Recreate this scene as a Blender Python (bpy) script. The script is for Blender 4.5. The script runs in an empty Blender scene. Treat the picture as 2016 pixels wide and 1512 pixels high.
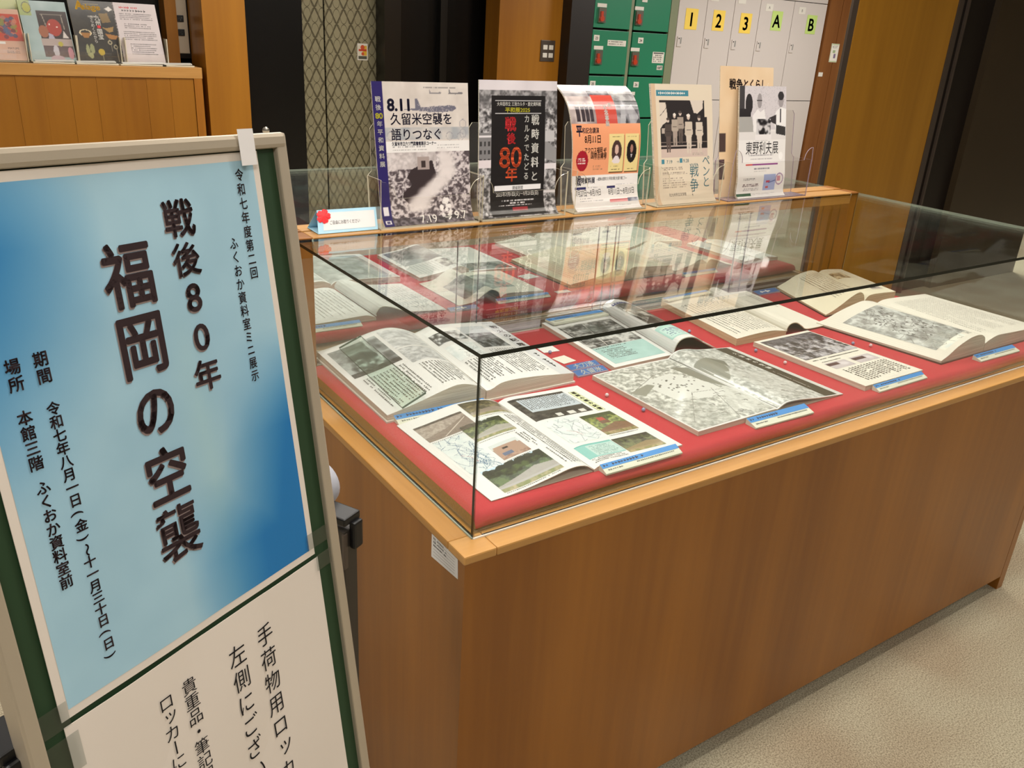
import bpy, bmesh, math, random
import numpy as np
from mathutils import Matrix, Vector

# ------------------------------------------------------------------ scene set-up
S = bpy.context.scene
COL = S.collection
S.view_settings.view_transform = 'Standard'
S.view_settings.look = 'None'
S.view_settings.gamma = 1
S.view_settings.use_curve_mapping = False
S.view_settings.exposure = -0.30
S.cycles.transparent_max_bounces = 40      # light has to pass stacked panes of glass
S.cycles.max_bounces = 10
FLOOR = -0.688            # working frame: z=0 is the top of the cabinet; everything is lifted by 0.688 at the end

cam_d = bpy.data.cameras.new('camera')
cam = bpy.data.objects.new('camera', cam_d)
COL.objects.link(cam)
R = ((0.830763, -0.553863, 0.055402), (-0.171315, -0.349116, -0.921287), (0.529608, 0.755879, -0.384918))
cam.matrix_world = Matrix(((R[0][0], -R[1][0], -R[2][0], -0.5544),
                           (R[0][1], -R[1][1], -R[2][1], -0.8654),
                           (R[0][2], -R[1][2], -R[2][2], 0.6715),
                           (0, 0, 0, 1)))
cam_d.sensor_width = 36
cam_d.lens = 29.739
cam_d.clip_start = 0.02
S.camera = cam

W = bpy.data.worlds.new('world'); S.world = W
W.use_nodes = True
W.node_tree.nodes['Background'].inputs[0].default_value = (1.0, 0.93, 0.84, 1)
W.node_tree.nodes['Background'].inputs[1].default_value = 0.10

def area(name, loc, sx, sy, power, col=(1, 0.955, 0.905), rot=(0, 0, 0)):
    l = bpy.data.lights.new(name, 'AREA'); l.shape = 'RECTANGLE'; l.size = sx; l.size_y = sy
    l.energy = power; l.color = col
    o = bpy.data.objects.new(name, l); o.location = loc; o.rotation_euler = rot
    COL.objects.link(o)
    return o
CEIL = 1.912
LIGHTS = [  # x, y, sx, sy, power
    (0.15, 0.0, 1.2, 0.30, 24), (1.95, 0.0, 1.2, 0.30, 22), (-1.65, 0.0, 1.2, 0.30, 34),
    (-0.9, -1.7, 1.2, 0.30, 38), (1.4, -2.4, 1.2, 0.30, 15), (3.9, -1.4, 1.2, 0.30, 30),
    (0.6, 1.35, 1.2, 0.30, 16), (2.3, 1.35, 1.2, 0.30, 14),  # both added out of view to brighten the far case
    (1.2, 2.9, 1.2, 0.30, 36), (3.5, 2.9, 1.2, 0.30, 42), (6.2, 2.9, 1.2, 0.3, 125),
    (-0.9, 2.6, 1.2, 0.30, 12),
]
for (x, y, sx, sy, p) in LIGHTS:
    area('ceiling_lamp', (x, y, CEIL - 0.035), sx, sy, p)

# ------------------------------------------------------------------ materials
def lin(c):
    if isinstance(c, str):
        c = [int(c[i:i+2], 16) / 255 for i in (0, 2, 4)]
    return tuple(((x / 12.92) if x <= 0.04045 else ((x + 0.055) / 1.055) ** 2.4) for x in c)
MATS = {}
def newmat(name):
    m = bpy.data.materials.new(name); m.use_nodes = True
    MATS[name] = m
    nt = m.node_tree
    return m, nt, nt.nodes['Principled BSDF']
def mat(name, col, rough=0.5, metal=0.0, spec=0.5, bump=0, bscale=200, coat=0, emit=None, var=0, vscale=20):
    if name in MATS: return MATS[name]
    m, nt, b = newmat(name)
    c = lin(col)
    b.inputs['Base Color'].default_value = (*c, 1)
    b.inputs['Roughness'].default_value = rough
    b.inputs['Metallic'].default_value = metal
    b.inputs['Specular IOR Level'].default_value = spec
    b.inputs['Coat Weight'].default_value = coat
    b.inputs['Coat Roughness'].default_value = 0.15
    if emit:
        b.inputs['Emission Color'].default_value = (*lin(emit[0]), 1)
        b.inputs['Emission Strength'].default_value = emit[1]
    tc = nt.nodes.new('ShaderNodeTexCoord')
    if var:
        n = nt.nodes.new('ShaderNodeTexNoise'); n.inputs['Scale'].default_value = vscale; n.inputs['Detail'].default_value = 3
        nt.links.new(tc.outputs['Object'], n.inputs['Vector'])
        r = nt.nodes.new('ShaderNodeMapRange'); r.inputs[3].default_value = 1 - var; r.inputs[4].default_value = 1 + var
        nt.links.new(n.outputs['Fac'], r.inputs[0])
        mx = nt.nodes.new('ShaderNodeVectorMath'); mx.operation = 'SCALE'
        mx.inputs[0].default_value = c
        nt.links.new(r.outputs[0], mx.inputs['Scale']); nt.links.new(mx.outputs[0], b.inputs['Base Color'])
    if bump:
        n = nt.nodes.new('ShaderNodeTexNoise'); n.inputs['Scale'].default_value = bscale; n.inputs['Detail'].default_value = 2
        nt.links.new(tc.outputs['Object'], n.inputs['Vector'])
        bp = nt.nodes.new('ShaderNodeBump'); bp.inputs['Strength'].default_value = bump; bp.inputs['Distance'].default_value = 0.001
        nt.links.new(n.outputs['Fac'], bp.inputs['Height']); nt.links.new(bp.outputs[0], b.inputs['Normal'])
    return m
def wood(name, c1, c2, scale, rough=0.38, coat=0.15, fine=(1, 1, 1)):
    m, nt, b = newmat(name)
    tc = nt.nodes.new('ShaderNodeTexCoord')
    def noise(sc, det):
        mp = nt.nodes.new('ShaderNodeMapping'); mp.inputs['Scale'].default_value = sc
        nt.links.new(tc.outputs['Object'], mp.inputs[0])
        n = nt.nodes.new('ShaderNodeTexNoise'); n.inputs['Scale'].default_value = 1; n.inputs['Detail'].default_value = det
        nt.links.new(mp.outputs[0], n.inputs['Vector']); return n
    n1 = noise(scale, 4)
    n2 = noise(tuple(s * 9 for s in scale), 3)
    ad = nt.nodes.new('ShaderNodeMath'); ad.operation = 'MULTIPLY_ADD'; ad.inputs[1].default_value = 0.30
    nt.links.new(n2.outputs['Fac'], ad.inputs[0]); nt.links.new(n1.outputs['Fac'], ad.inputs[2])
    r = nt.nodes.new('ShaderNodeValToRGB')
    r.color_ramp.elements[0].position = 0.40; r.color_ramp.elements[0].color = (*lin(c1), 1)
    r.color_ramp.elements[1].position = 0.92; r.color_ramp.elements[1].color = (*lin(c2), 1)
    nt.links.new(ad.outputs[0], r.inputs[0]); nt.links.new(r.outputs[0], b.inputs['Base Color'])
    b.inputs['Roughness'].default_value = rough
    b.inputs['Coat Weight'].default_value = coat; b.inputs['Coat Roughness'].default_value = 0.2
    bp = nt.nodes.new('ShaderNodeBump'); bp.inputs['Strength'].default_value = 0.12; bp.inputs['Distance'].default_value = 0.0006
    nt.links.new(n2.outputs['Fac'], bp.inputs['Height']); nt.links.new(bp.outputs[0], b.inputs['Normal'])
    return m
def glass(name, tint=(0.985, 1.0, 0.99), ior=1.5, gloss=0.0, boost=1.0):
    m = bpy.data.materials.new(name); m.use_nodes = True; MATS[name] = m
    nt = m.node_tree; nt.nodes.clear()
    out = nt.nodes.new('ShaderNodeOutputMaterial')
    tr = nt.nodes.new('ShaderNodeBsdfTransparent'); tr.inputs[0].default_value = (*tint, 1)
    gl = nt.nodes.new('ShaderNodeBsdfGlossy'); gl.inputs['Roughness'].default_value = gloss
    gl.inputs[0].default_value = (boost, boost, boost, 1)
    geo = nt.nodes.new('ShaderNodeNewGeometry')
    mi = nt.nodes.new('ShaderNodeMapRange'); mi.inputs[3].default_value = ior; mi.inputs[4].default_value = 1 / ior
    nt.links.new(geo.outputs['Backfacing'], mi.inputs[0])
    fr = nt.nodes.new('ShaderNodeFresnel'); nt.links.new(mi.outputs[0], fr.inputs['IOR'])
    mx = nt.nodes.new('ShaderNodeMixShader')
    nt.links.new(fr.outputs[0], mx.inputs[0]); nt.links.new(tr.outputs[0], mx.inputs[1]); nt.links.new(gl.outputs[0], mx.inputs[2])
    nt.links.new(mx.outputs[0], out.inputs[0])
    return m

M = {}
M['wood'] = wood('beech_panel', '804a08', 'aa6c1c', (6, 6, 0.35))
M['wood_x'] = wood('beech_rail', 'ac7a3a', 'cc9a58', (0.8, 14, 14))
M['wood_y'] = wood('beech_rail_side', 'a87634', 'c89450', (14, 0.8, 14))
M['wood_bg'] = wood('wall_veneer', '84500f', 'a8701c', (3.2, 3.2, 0.15), rough=0.35)
M['wood_pillar'] = wood('pillar_veneer', '94641a', 'c08a2c', (2.6, 2.6, 0.12), rough=0.35)
M['wood_red'] = wood('door_veneer', '74441c', '8c5a2c', (6, 6, 0.3), rough=0.4)
M['black'] = mat('black_panel', '0b0a09', 0.25, spec=0.4)
M['black_frame'] = mat('dark_bronze', '16130f', 0.3, spec=0.4)
M['darkwall'] = mat('dark_brown_wall', '3a2e1c', 0.45, var=0.15, vscale=3)
M['darkwall2'] = mat('dark_brown_panel', '170f0a', 0.45)
M['bronze_strip'] = mat('bronze_strip', '4a4038', 0.35)
M['glass'] = glass('case_glass')
M['glass_edge'] = mat('glass_edge', '0c1713', 0.12, spec=0.5)
M['glass_edge_pale'] = mat('glass_edge_pale', '97a090', 0.2)
M['acrylic'] = glass('acrylic', (0.99, 0.985, 0.975), 1.45)
M['acrylic_edge'] = mat('acrylic_edge', 'd8d0b8', 0.2, coat=0.5)
M['acrylic_edge_mauve'] = mat('acrylic_edge_mauve', 'a090a0', 0.2, coat=0.5)
M['red'] = mat('red_cloth', 'b8383f', 0.85, spec=0.2, bump=0.25, bscale=900, var=0.06, vscale=6)
M['straw'] = mat('woven_straw_board', '8a6a3c', 0.8, bump=0.8, bscale=350, var=0.3, vscale=240)
M['white_line'] = mat('white_seal', 'e6e2d6', 0.4)
M['alu'] = mat('brushed_aluminium', 'b8ac98', 0.42, metal=0.35, bump=0.03, bscale=500)
M['steel'] = mat('steel', 'a9a59c', 0.3, metal=0.9)
M['green_board'] = mat('green_board', '1c3a1d', 0.65, var=0.08, vscale=9)
M['paper'] = mat('paper_white', 'dedddb', 0.55, spec=0.3)
M['paper_warm'] = mat('paper_cream', 'ddd8cc', 0.6, spec=0.3)
M['paper_poster'] = mat('paper_poster', 'e2d8cc', 0.6, spec=0.25, bump=0.05, bscale=30)
M['paper_yellowed'] = mat('paper_yellowed', 'dad2ba', 0.6, spec=0.3)
M['cover_white'] = mat('cover_white', 'd8d5cc', 0.5)
M['cover_dark'] = mat('cover_dark', '4a2420', 0.5)
M['cover_brown'] = mat('cover_brown', '5a4a36', 0.6)
M['ink'] = mat('ink_black', '1d1a1c', 0.6, spec=0.2)
M['ink_soft'] = mat('ink_grey', '5b5a5a', 0.6, spec=0.2)
M['ink_pale'] = mat('ink_pale', '94938f', 0.6, spec=0.2)
M['ink_brown'] = mat('ink_brown', '35282a', 0.6, spec=0.2)
M['ink_shadow'] = mat('ink_mauve_shadow', '93837f', 0.6, spec=0.2)
M['ink_navy'] = mat('ink_navy', '1d1a3c', 0.5)
M['ink_white'] = mat('ink_white', 'f2efe8', 0.5)
M['ink_yellow'] = mat('ink_yellow', 'e8df3a', 0.5)
M['ink_gold'] = mat('ink_gold', 'eebc2c', 0.5)
M['ink_red'] = mat('ink_red', 'd22a30', 0.5)
M['ink_orange'] = mat('ink_orange', 'e0582c', 0.5)
M['ink_teal'] = mat('ink_teal', '45707a', 0.5)
M['ink_blue'] = mat('ink_blue', '2a3a90', 0.5)
M['blue_label'] = mat('label_blue', '2f86cf', 0.45)
M['blue_plate'] = mat('plate_blue', '1f5c9e', 0.4)
M['cream_label'] = mat('label_cream', 'd6d6c4', 0.5)
M['pearl'] = mat('pearl', 'e3cfd2', 0.2, coat=0.8)
M['pearl_blue'] = mat('pearl_blue', '8e93b4', 0.2, coat=0.8)
M['tube_black'] = mat('black_tube', '3d3832', 0.4, metal=0.3)
M['plastic_black'] = mat('black_plastic', '08090c', 0.42)
M['roll'] = mat('white_roll', 'aeb0ba', 0.75)
M['locker_green'] = mat('locker_green', '1f7a58', 0.4, var=0.05, vscale=3)
M['locker_frame'] = mat('locker_frame', '7d8468', 0.45)
M['locker_white'] = mat('locker_white', 'cdc5c0', 0.35)
M['locker_gap'] = mat('gap_dark', '17150f', 0.8)
M['sheet_yellow'] = mat('sheet_yellow', 'f0cf58', 0.6)
M['sheet_green'] = mat('sheet_green', 'bcd67a', 0.6)
M['chrome'] = mat('chrome', 'c0bbb0', 0.2, metal=0.9)
M['orange_key'] = mat('orange_key_tag', 'b3391b', 0.35)
M['sticker_white'] = mat('sticker_white', 'dedad0', 0.45)
M['tape'] = glass('clear_tape', (0.86, 0.88, 0.88), 1.45, gloss=0.25)
M['tape_white'] = mat('masking_tape', 'e4e1df', 0.6)
M['lightblue_card'] = mat('light_blue_card', 'a9d3e6', 0.6)
M['red_flower'] = mat('red_paper_flower', 'e0262c', 0.6)
M['ceiling'] = mat('ceiling_white', '8d8a84', 0.9)
M['plaster'] = mat('plaster_wall', '8a8172', 0.85)
M['diffuser'] = mat('lamp_diffuser', 'fff6ea', 0.5, emit=('fff0dc', 5.0))
M['pink_carpet'] = mat('reddish_carpet', '7c5446', 0.95)

# carpet
m, nt, b = newmat('carpet'); M['carpet'] = m
tc = nt.nodes.new('ShaderNodeTexCoord')
def nz(sc, det):
    n = nt.nodes.new('ShaderNodeTexNoise'); n.inputs['Scale'].default_value = sc; n.inputs['Detail'].default_value = det
    nt.links.new(tc.outputs['Object'], n.inputs['Vector']); return n
a1, a2, a3 = nz(300, 3), nz(3.0, 2), nz(900, 1)
r1 = nt.nodes.new('ShaderNodeValToRGB')
r1.color_ramp.elements[0].position = 0.36; r1.color_ramp.elements[0].color = (*lin('968f7f'), 1)
r1.color_ramp.elements[1].position = 0.60; r1.color_ramp.elements[1].color = (*lin('cbc4b3'), 1)
nt.links.new(a1.outputs['Fac'], r1.inputs[0])
r2 = nt.nodes.new('ShaderNodeValToRGB')
r2.color_ramp.elements[0].position = 0.38; r2.color_ramp.elements[0].color = (*lin('ddd2c2'), 1)
r2.color_ramp.elements[1].position = 0.60; r2.color_ramp.elements[1].color = (*lin('eeecdf'), 1)
nt.links.new(a2.outputs['Fac'], r2.inputs[0])
mx = nt.nodes.new('ShaderNodeMixRGB'); mx.blend_type = 'MULTIPLY'; mx.inputs[0].default_value = 1
nt.links.new(r1.outputs[0], mx.inputs[1]); nt.links.new(r2.outputs[0], mx.inputs[2]); nt.links.new(mx.outputs[0], b.inputs['Base Color'])
b.inputs['Roughness'].default_value = 0.95; b.inputs['Specular IOR Level'].default_value = 0.1
bp = nt.nodes.new('ShaderNodeBump'); bp.inputs['Strength'].default_value = 0.35; bp.inputs['Distance'].default_value = 0.0015
nt.links.new(a1.outputs['Fac'], bp.inputs['Height']); nt.links.new(bp.outputs[0], b.inputs['Normal'])

# page edges: thin leaf lines stacked in z
def edge_mat(name, c1, c2):
    m, nt, b = newmat(name)
    tc = nt.nodes.new('ShaderNodeTexCoord'); mp = nt.nodes.new('ShaderNodeMapping'); mp.inputs['Scale'].default_value = (6, 6, 1400)
    n = nt.nodes.new('ShaderNodeTexNoise'); n.inputs['Scale'].default_value = 1; n.inputs['Detail'].default_value = 2
    nt.links.new(tc.outputs['Object'], mp.inputs[0]); nt.links.new(mp.outputs[0], n.inputs['Vector'])
    r = nt.nodes.new('ShaderNodeValToRGB')
    r.color_ramp.elements[0].position = 0.35; r.color_ramp.elements[0].color = (*lin(c1), 1)
    r.color_ramp.elements[1].position = 0.6; r.color_ramp.elements[1].color = (*lin(c2), 1)
    nt.links.new(n.outputs['Fac'], r.inputs[0]); nt.links.new(r.outputs[0], b.inputs['Base Color'])
    b.inputs['Roughness'].default_value = 0.7
    M[name] = m
edge_mat('page_edges', 'b3a590', 'ddd6c6')
edge_mat('page_edges_old', 'b09a72', 'd2c4a0')

# printed pictures carried as colours on a fine mesh
def print_mat(name, rough, coat):
    m, nt, b = newmat(name); M[name] = m
    at = nt.nodes.new('ShaderNodeAttribute'); at.attribute_name = 'Col'
    nt.links.new(at.outputs['Color'], b.inputs['Base Color'])
    b.inputs['Roughness'].default_value = rough; b.inputs['Coat Weight'].default_value = coat
    b.inputs['Coat Roughness'].default_value = 0.12; b.inputs['Specular IOR Level'].default_value = 0.35
print_mat('print_matt', 0.55, 0.0)
print_mat('print_gloss', 0.35, 0.35)
print_mat('print_mirror', 0.25, 1.0)
M['print_mirror'].node_tree.nodes['Principled BSDF'].inputs['Coat Roughness'].default_value = 0.22

# lift door: etched lattice of thick diagonals and thin ellipses
m, nt, b = newmat('etched_lift_door'); M['lift_door'] = m
tc = nt.nodes.new('ShaderNodeTexCoord'); sp = nt.nodes.new('ShaderNodeSeparateXYZ'); nt.links.new(tc.outputs['Object'], sp.inputs[0])
def mth(op, a, bb=None, c=None):
    n = nt.nodes.new('ShaderNodeMath'); n.operation = op
    for i, v in enumerate((a, bb, c)):
        if v is None: continue
        if isinstance(v, (int, float)): n.inputs[i].default_value = v
        else: nt.links.new(v, n.inputs[i])
    return n.outputs[0]
X, Z = sp.outputs[0], sp.outputs[2]
xa = mth('MULTIPLY', X, 1 / 0.1116); za = mth('MULTIPLY', Z, 1 / 0.205)
def fr_line(v, w):
    f = mth('FRACT', v); d = mth('ABSOLUTE', mth('SUBTRACT', f, 0.5)); return mth('LESS_THAN', d, w)
d1 = fr_line(mth('ADD', xa, za), 0.050); d2 = fr_line(mth('SUBTRACT', xa, za), 0.050)
ex_ = mth('MULTIPLY', mth('SUBTRACT', mth('FRACT', mth('ADD', mth('MULTIPLY', X, 1 / 0.0558), 0.5)), 0.5), 2)
ez_ = mth('MULTIPLY', mth('SUBTRACT', mth('FRACT', mth('MULTIPLY', Z, 1 / 0.1025)), 0.5), 2)
rr = mth('SQRT', mth('ADD', mth('MULTIPLY', ex_, ex_), mth('MULTIPLY', ez_, ez_)))
rg = mth('LESS_THAN', mth('ABSOLUTE', mth('SUBTRACT', rr, 0.95)), 0.05)
tot = mth('MAXIMUM', mth('MAXIMUM', d1, d2), rg)
mixc = nt.nodes.new('ShaderNodeMixRGB'); mixc.inputs[1].default_value = (*lin('a09a7c'), 1); mixc.inputs[2].default_value = (*lin('5c563f'), 1)
nt.links.new(tot, mixc.inputs[0]); nt.links.new(mixc.outputs[0], b.inputs['Base Color'])
b.inputs['Metallic'].default_value = 0.25; b.inputs['Roughness'].default_value = 0.42

# ------------------------------------------------------------------ mesh helpers
def setp(o, label=None, cat=None, group=None, kind=None):
    if label: o['label'] = label
    if cat: o['category'] = cat
    if group: o['group'] = group
    if kind: o['kind'] = kind
    return o
def thing(name, label=None, cat=None, group=None, kind=None):
    o = bpy.data.objects.new(name, None); o.empty_display_size = 0.05
    COL.objects.link(o)
    return setp(o, label, cat, group, kind)
def mk(name, V, F, mats, parent=None, mi=None, smooth=False):
    me = bpy.data.meshes.new(name)
    me.from_pydata([tuple(v) for v in V], [], F)
    if not isinstance(mats, (list, tuple)): mats = [mats]
    for m in mats: me.materials.append(M[m] if isinstance(m, str) else m)
    if mi is not None: me.polygons.foreach_set('material_index', np.array(mi, dtype=np.int32))
    if smooth: me.polygons.foreach_set('use_smooth', np.ones(len(me.polygons), dtype=bool))
    me.update()
    o = bpy.data.objects.new(name, me); COL.objects.link(o)
    if parent: o.parent = parent
    return o
def boxg(x0, x1, y0, y1, z0, z1):
    V = [(x0, y0, z0), (x1, y0, z0), (x1, y1, z0), (x0, y1, z0), (x0, y0, z1), (x1, y0, z1), (x1, y1, z1), (x0, y1, z1)]
    F = [(0, 3, 2, 1), (4, 5, 6, 7), (0, 1, 5, 4), (1, 2, 6, 5), (2, 3, 7, 6), (3, 0, 4, 7)]
    return V, F
def join(parts):
    V, F = [], []
    for v, f in parts:
        n = len(V); V += list(v); F += [tuple(i + n for i in ff) for ff in f]
    return V, F
def bevel(o, w, seg=2):
    if w <= 0: return o
    bm = bmesh.new(); bm.from_mesh(o.data)
    bmesh.ops.bevel(bm, geom=bm.edges[:], offset=w, segments=seg, profile=0.6, affect='EDGES')
    bm.to_mesh(o.data); bm.free(); return o
def box(name, x0, x1, y0, y1, z0, z1, m, parent=None, bev=0.0):
    V, F = boxg(x0, x1, y0, y1, z0, z1)
    return bevel(mk(name, V, F, m, parent), bev)
def obox(name, c, ax, hs, m, parent=None, bev=0.0):
    """oriented box: centre, three unit axes, half sizes"""
    c = np.array(c); A = np.array(ax)
    V, F = boxg(-hs[0], hs[0], -hs[1], hs[1], -hs[2], hs[2])
    V = [c + v[0] * A[0] + v[1] * A[1] + v[2] * A[2] for v in V]
    o = mk(name, V, F, m, parent)
    return bevel(o, bev)
def prism(poly, axis, a, b2):
    """extrude a 2-D polygon along an axis; poly in the other two axes (order x,y,z)"""
    n = len(poly); V = []
    for t in (a, b2):
        for p, q in poly:
            V.append({'x': (t, p, q), 'y': (p, t, q), 'z': (p, q, t)}[axis])
    F = [tuple(range(n))[::-1], tuple(range(n, 2 * n))] + [(i, (i + 1) % n, n + (i + 1) % n, n + i) for i in range(n)]
    return V, F
def fixn(o):
    bm = bmesh.new(); bm.from_mesh(o.data); bmesh.ops.recalc_face_normals(bm, faces=bm.faces[:]); bm.to_mesh(o.data); bm.free(); return o
def cyl(c, ax, r, h, n=20, r2=None):
    c = np.array(c, float); ax = np.array(ax, float); ax /= np.linalg.norm(ax)
    t = np.array([1, 0, 0]) if abs(ax[0]) < 0.8 else np.array([0, 1, 0])
    u = np.cross(ax, t); u /= np.linalg.norm(u); v = np.cross(ax, u)
    V = []
    for k, rad in ((0, r), (1, r2 if r2 is not None else r)):
        for i in range(n):
            a = 2 * math.pi * i / n
            V.append(c + ax * h * k + rad * (math.cos(a) * u + math.sin(a) * v))
    F = [tuple(range(n))[::-1], tuple(range(n, 2 * n))] + [(i, (i + 1) % n, n + (i + 1) % n, n + i) for i in range(n)]
    return V, F
def sphere(c, r, nu=14, nv=9):
    V = []; F = []
    for j in range(nv + 1):
        t = math.pi * j / nv
        for i in range(nu):
            a = 2 * math.pi * i / nu
            V.append((c[0] + r * math.sin(t) * math.cos(a), c[1] + r * math.sin(t) * math.sin(a), c[2] + r * math.cos(t)))
    for j in range(nv):
        for i in range(nu):
            F.append((j * nu + i, (j + 1) * nu + i, (j + 1) * nu + (i + 1) % nu, j * nu + (i + 1) % nu))
    return V, F

# ------------------------------------------------------------------ surfaces that carry print
class Grid:
    """surface through a grid of points; u in 0..W metres (left to right), v in 0..H metres (bottom to top)"""
    def __init__(s, P, Wm=None, Hm=None, flip=False):
        s.P = np.asarray(P, float)                      # [nu, nv, 3]
        s.nu, s.nv = s.P.shape[:2]
        s.W = Wm or float(np.linalg.norm(np.diff(s.P[:, 0], axis=0), axis=1).sum())
        s.H = Hm or float(np.linalg.norm(np.diff(s.P[0], axis=0), axis=1).sum())
        du = np.gradient(s.P, axis=0); dv = np.gradient(s.P, axis=1)
        N = np.cross(du, dv); N /= np.linalg.norm(N, axis=2, keepdims=True) + 1e-12
        s.N = -N if flip else N
    def _b(s, A, u, v):
        fu = np.clip(np.asarray(u) / s.W, 0, 1) * (s.nu - 1); fv = np.clip(np.asarray(v) / s.H, 0, 1) * (s.nv - 1)
        i = np.minimum(fu.astype(int), s.nu - 2); j = np.minimum(fv.astype(int), s.nv - 2)
        a = (fu - i)[..., None]; c = (fv - j)[..., None]
        return (A[i, j] * (1 - a) * (1 - c) + A[i + 1, j] * a * (1 - c) + A[i, j + 1] * (1 - a) * c + A[i + 1, j + 1] * a * c)
    def at(s, u, v, off=0.0):
        return s._b(s.P, u, v) + off * s._b(s.N, u, v)
def plane_surf(o, ex, ey, w, h):
    o, ex, ey = map(lambda q: np.array(q, float), (o, ex, ey))
    P = np.array([[o, o + ey * h], [o + ex * w, o + ex * w + ey * h]])
    return Grid(P, w, h)
def smooth_poly(pts, n):
    """Catmull-Rom through the points, resampled evenly by arc length"""
    p = np.array(pts, float)
    if len(p) > 2:
        q = np.vstack([2 * p[0] - p[1], p, 2 * p[-1] - p[-2]]); out = []
        for i in range(1, len(q) - 2):
            t = np.linspace(0, 1, 14, endpoint=False)[:, None]
            a, b_, c, d = q[i - 1], q[i], q[i + 1], q[i + 2]
            out.append(0.5 * (2 * b_ + (c - a) * t + (2 * a - 5 * b_ + 4 * c - d) * t ** 2 + (3 * b_ - a - 3 * c + d) * t ** 3))
        p = np.vstack(out + [p[-1:]])
    L = np.r_[0, np.cumsum(np.linalg.norm(np.diff(p, axis=0), axis=1))]
    t = np.linspace(0, L[-1], n)
    return np.stack([np.interp(t, L, p[:, k]) for k in range(p.shape[1])], 1)
def ruled(near, far, yn, yf, n=26, nv=2):
    a = smooth_poly(near, n); c = smooth_poly(far, n)
    A = np.stack([a[:, 0], np.full(n, yn), a[:, 1]], 1); B = np.stack([c[:, 0], np.full(n, yf), c[:, 1]], 1)
    t = np.linspace(0, 1, nv)[None, :, None]
    P = A[:, None] * (1 - t) + B[:, None] * t
    return Grid(P, None, float(np.linalg.norm(A.mean(0) - B.mean(0))))
def sheet(name, g, th, m, parent, medge=None, back=None):
    nu, nv = g.nu, g.nv
    top = g.P.reshape(-1, 3); bot = (g.P - g.N * th).reshape(-1, 3)
    V = np.vstack([top, bot]); n = nu * nv; F = []; mi = []
    I = lambda i, j: i * nv + j
    for i in range(nu - 1):
        for j in range(nv - 1):
            F.append((I(i, j), I(i + 1, j), I(i + 1, j + 1), I(i, j + 1))); mi.append(0)
            F.append((n + I(i, j), n + I(i, j + 1), n + I(i + 1, j + 1), n + I(i + 1, j))); mi.append(2 if back else 0)
    for i in range(nu - 1):
        F.append((I(i, 0), n + I(i, 0), n + I(i + 1, 0), I(i + 1, 0))); mi.append(1)
        F.append((I(i, nv - 1), I(i + 1, nv - 1), n + I(i + 1, nv - 1), n + I(i, nv - 1))); mi.append(1)
    for j in range(nv - 1):
        F.append((I(0, j), I(0, j + 1), n + I(0, j + 1), n + I(0, j))); mi.append(1)
        F.append((I(nu - 1, j), n + I(nu - 1, j), n + I(nu - 1, j + 1), I(nu - 1, j + 1))); mi.append(1)
    return mk(name, V, F, [m, medge or m, back or m], parent, mi, smooth=False)
def block(name, g, zb, m, medge, parent):
    """solid leaf block under a page surface, flat bottom at zb"""
    nu = g.nu; A = g.P[:, 0]; B = g.P[:, -1]
    V = []
    for arr in (A, B):
        for p in arr: V.append(tuple(p))
    for arr in (A, B):
        for p in arr: V.append((p[0], p[1], min(zb, p[2] - 0.0003)))
    F = []; mi = []
    a, b_, c, d = 0, nu, 2 * nu, 3 * nu
    for i in range(nu - 1):
        F.append((a + i, a + i + 1, b_ + i + 1, b_ + i)); mi.append(0)
        F.append((c + i, d + i, d + i + 1, c + i + 1)); mi.append(1)
        F.append((a + i, c + i, c + i + 1, a + i + 1)); mi.append(1)
        F.append((b_ + i, b_ + i + 1, d + i + 1, d + i)); mi.append(1)
    F.append((a, b_, d, c)); mi.append(1)
    F.append((a + nu - 1, c + nu - 1, d + nu - 1, b_ + nu - 1)); mi.append(1)
    return mk(name, V, F, [m, medge], parent, mi)
def picture(name, g, u0, v0, u1, v1, img, parent, m='print_matt', off=0.0003, lab=None):
    """img[row, col] sRGB, row 0 = top; laid on the surface between (u0,v0) bottom left and (u1,v1) top right"""
    h, w = img.shape[:2]
    uu = np.linspace(u0, u1, w); vv = np.linspace(v1, v0, h)
    U, Vv = np.meshgrid(uu, vv)
    P = g.at(U, Vv, off).reshape(-1, 3)
    me = bpy.data.meshes.new(name)
    nf = (h - 1) * (w - 1)
    me.vertices.add(h * w); me.vertices.foreach_set('co', P.astype(np.float32).ravel())
    r, c = np.meshgrid(np.arange(h - 1), np.arange(w - 1), indexing='ij')
    a = (r * w + c).ravel()
    q = np.stack([a + w, a + w + 1, a + 1, a], 1)
    me.loops.add(nf * 4); me.loops.foreach_set('vertex_index', q.ravel().astype(np.int32))
    me.polygons.add(nf); me.polygons.foreach_set('loop_start', np.arange(0, nf * 4, 4, dtype=np.int32))
    me.update(calc_edges=True)
    at = me.color_attributes.new('Col', 'FLOAT_COLOR', 'POINT')
    x = np.clip(img, 0, 1); L = np.where(x <= 0.04045, x / 12.92, ((x + 0.055) / 1.055) ** 2.4)
    at.data.foreach_set('color', np.concatenate([L.reshape(-1, 3), np.ones((h * w, 1))], 1).astype(np.float32).ravel())
    me.materials.append(M[m])
    o = bpy.data.objects.new(name, me); COL.objects.link(o); o.parent = parent
    if lab: o['label'] = lab
    return o

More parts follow.
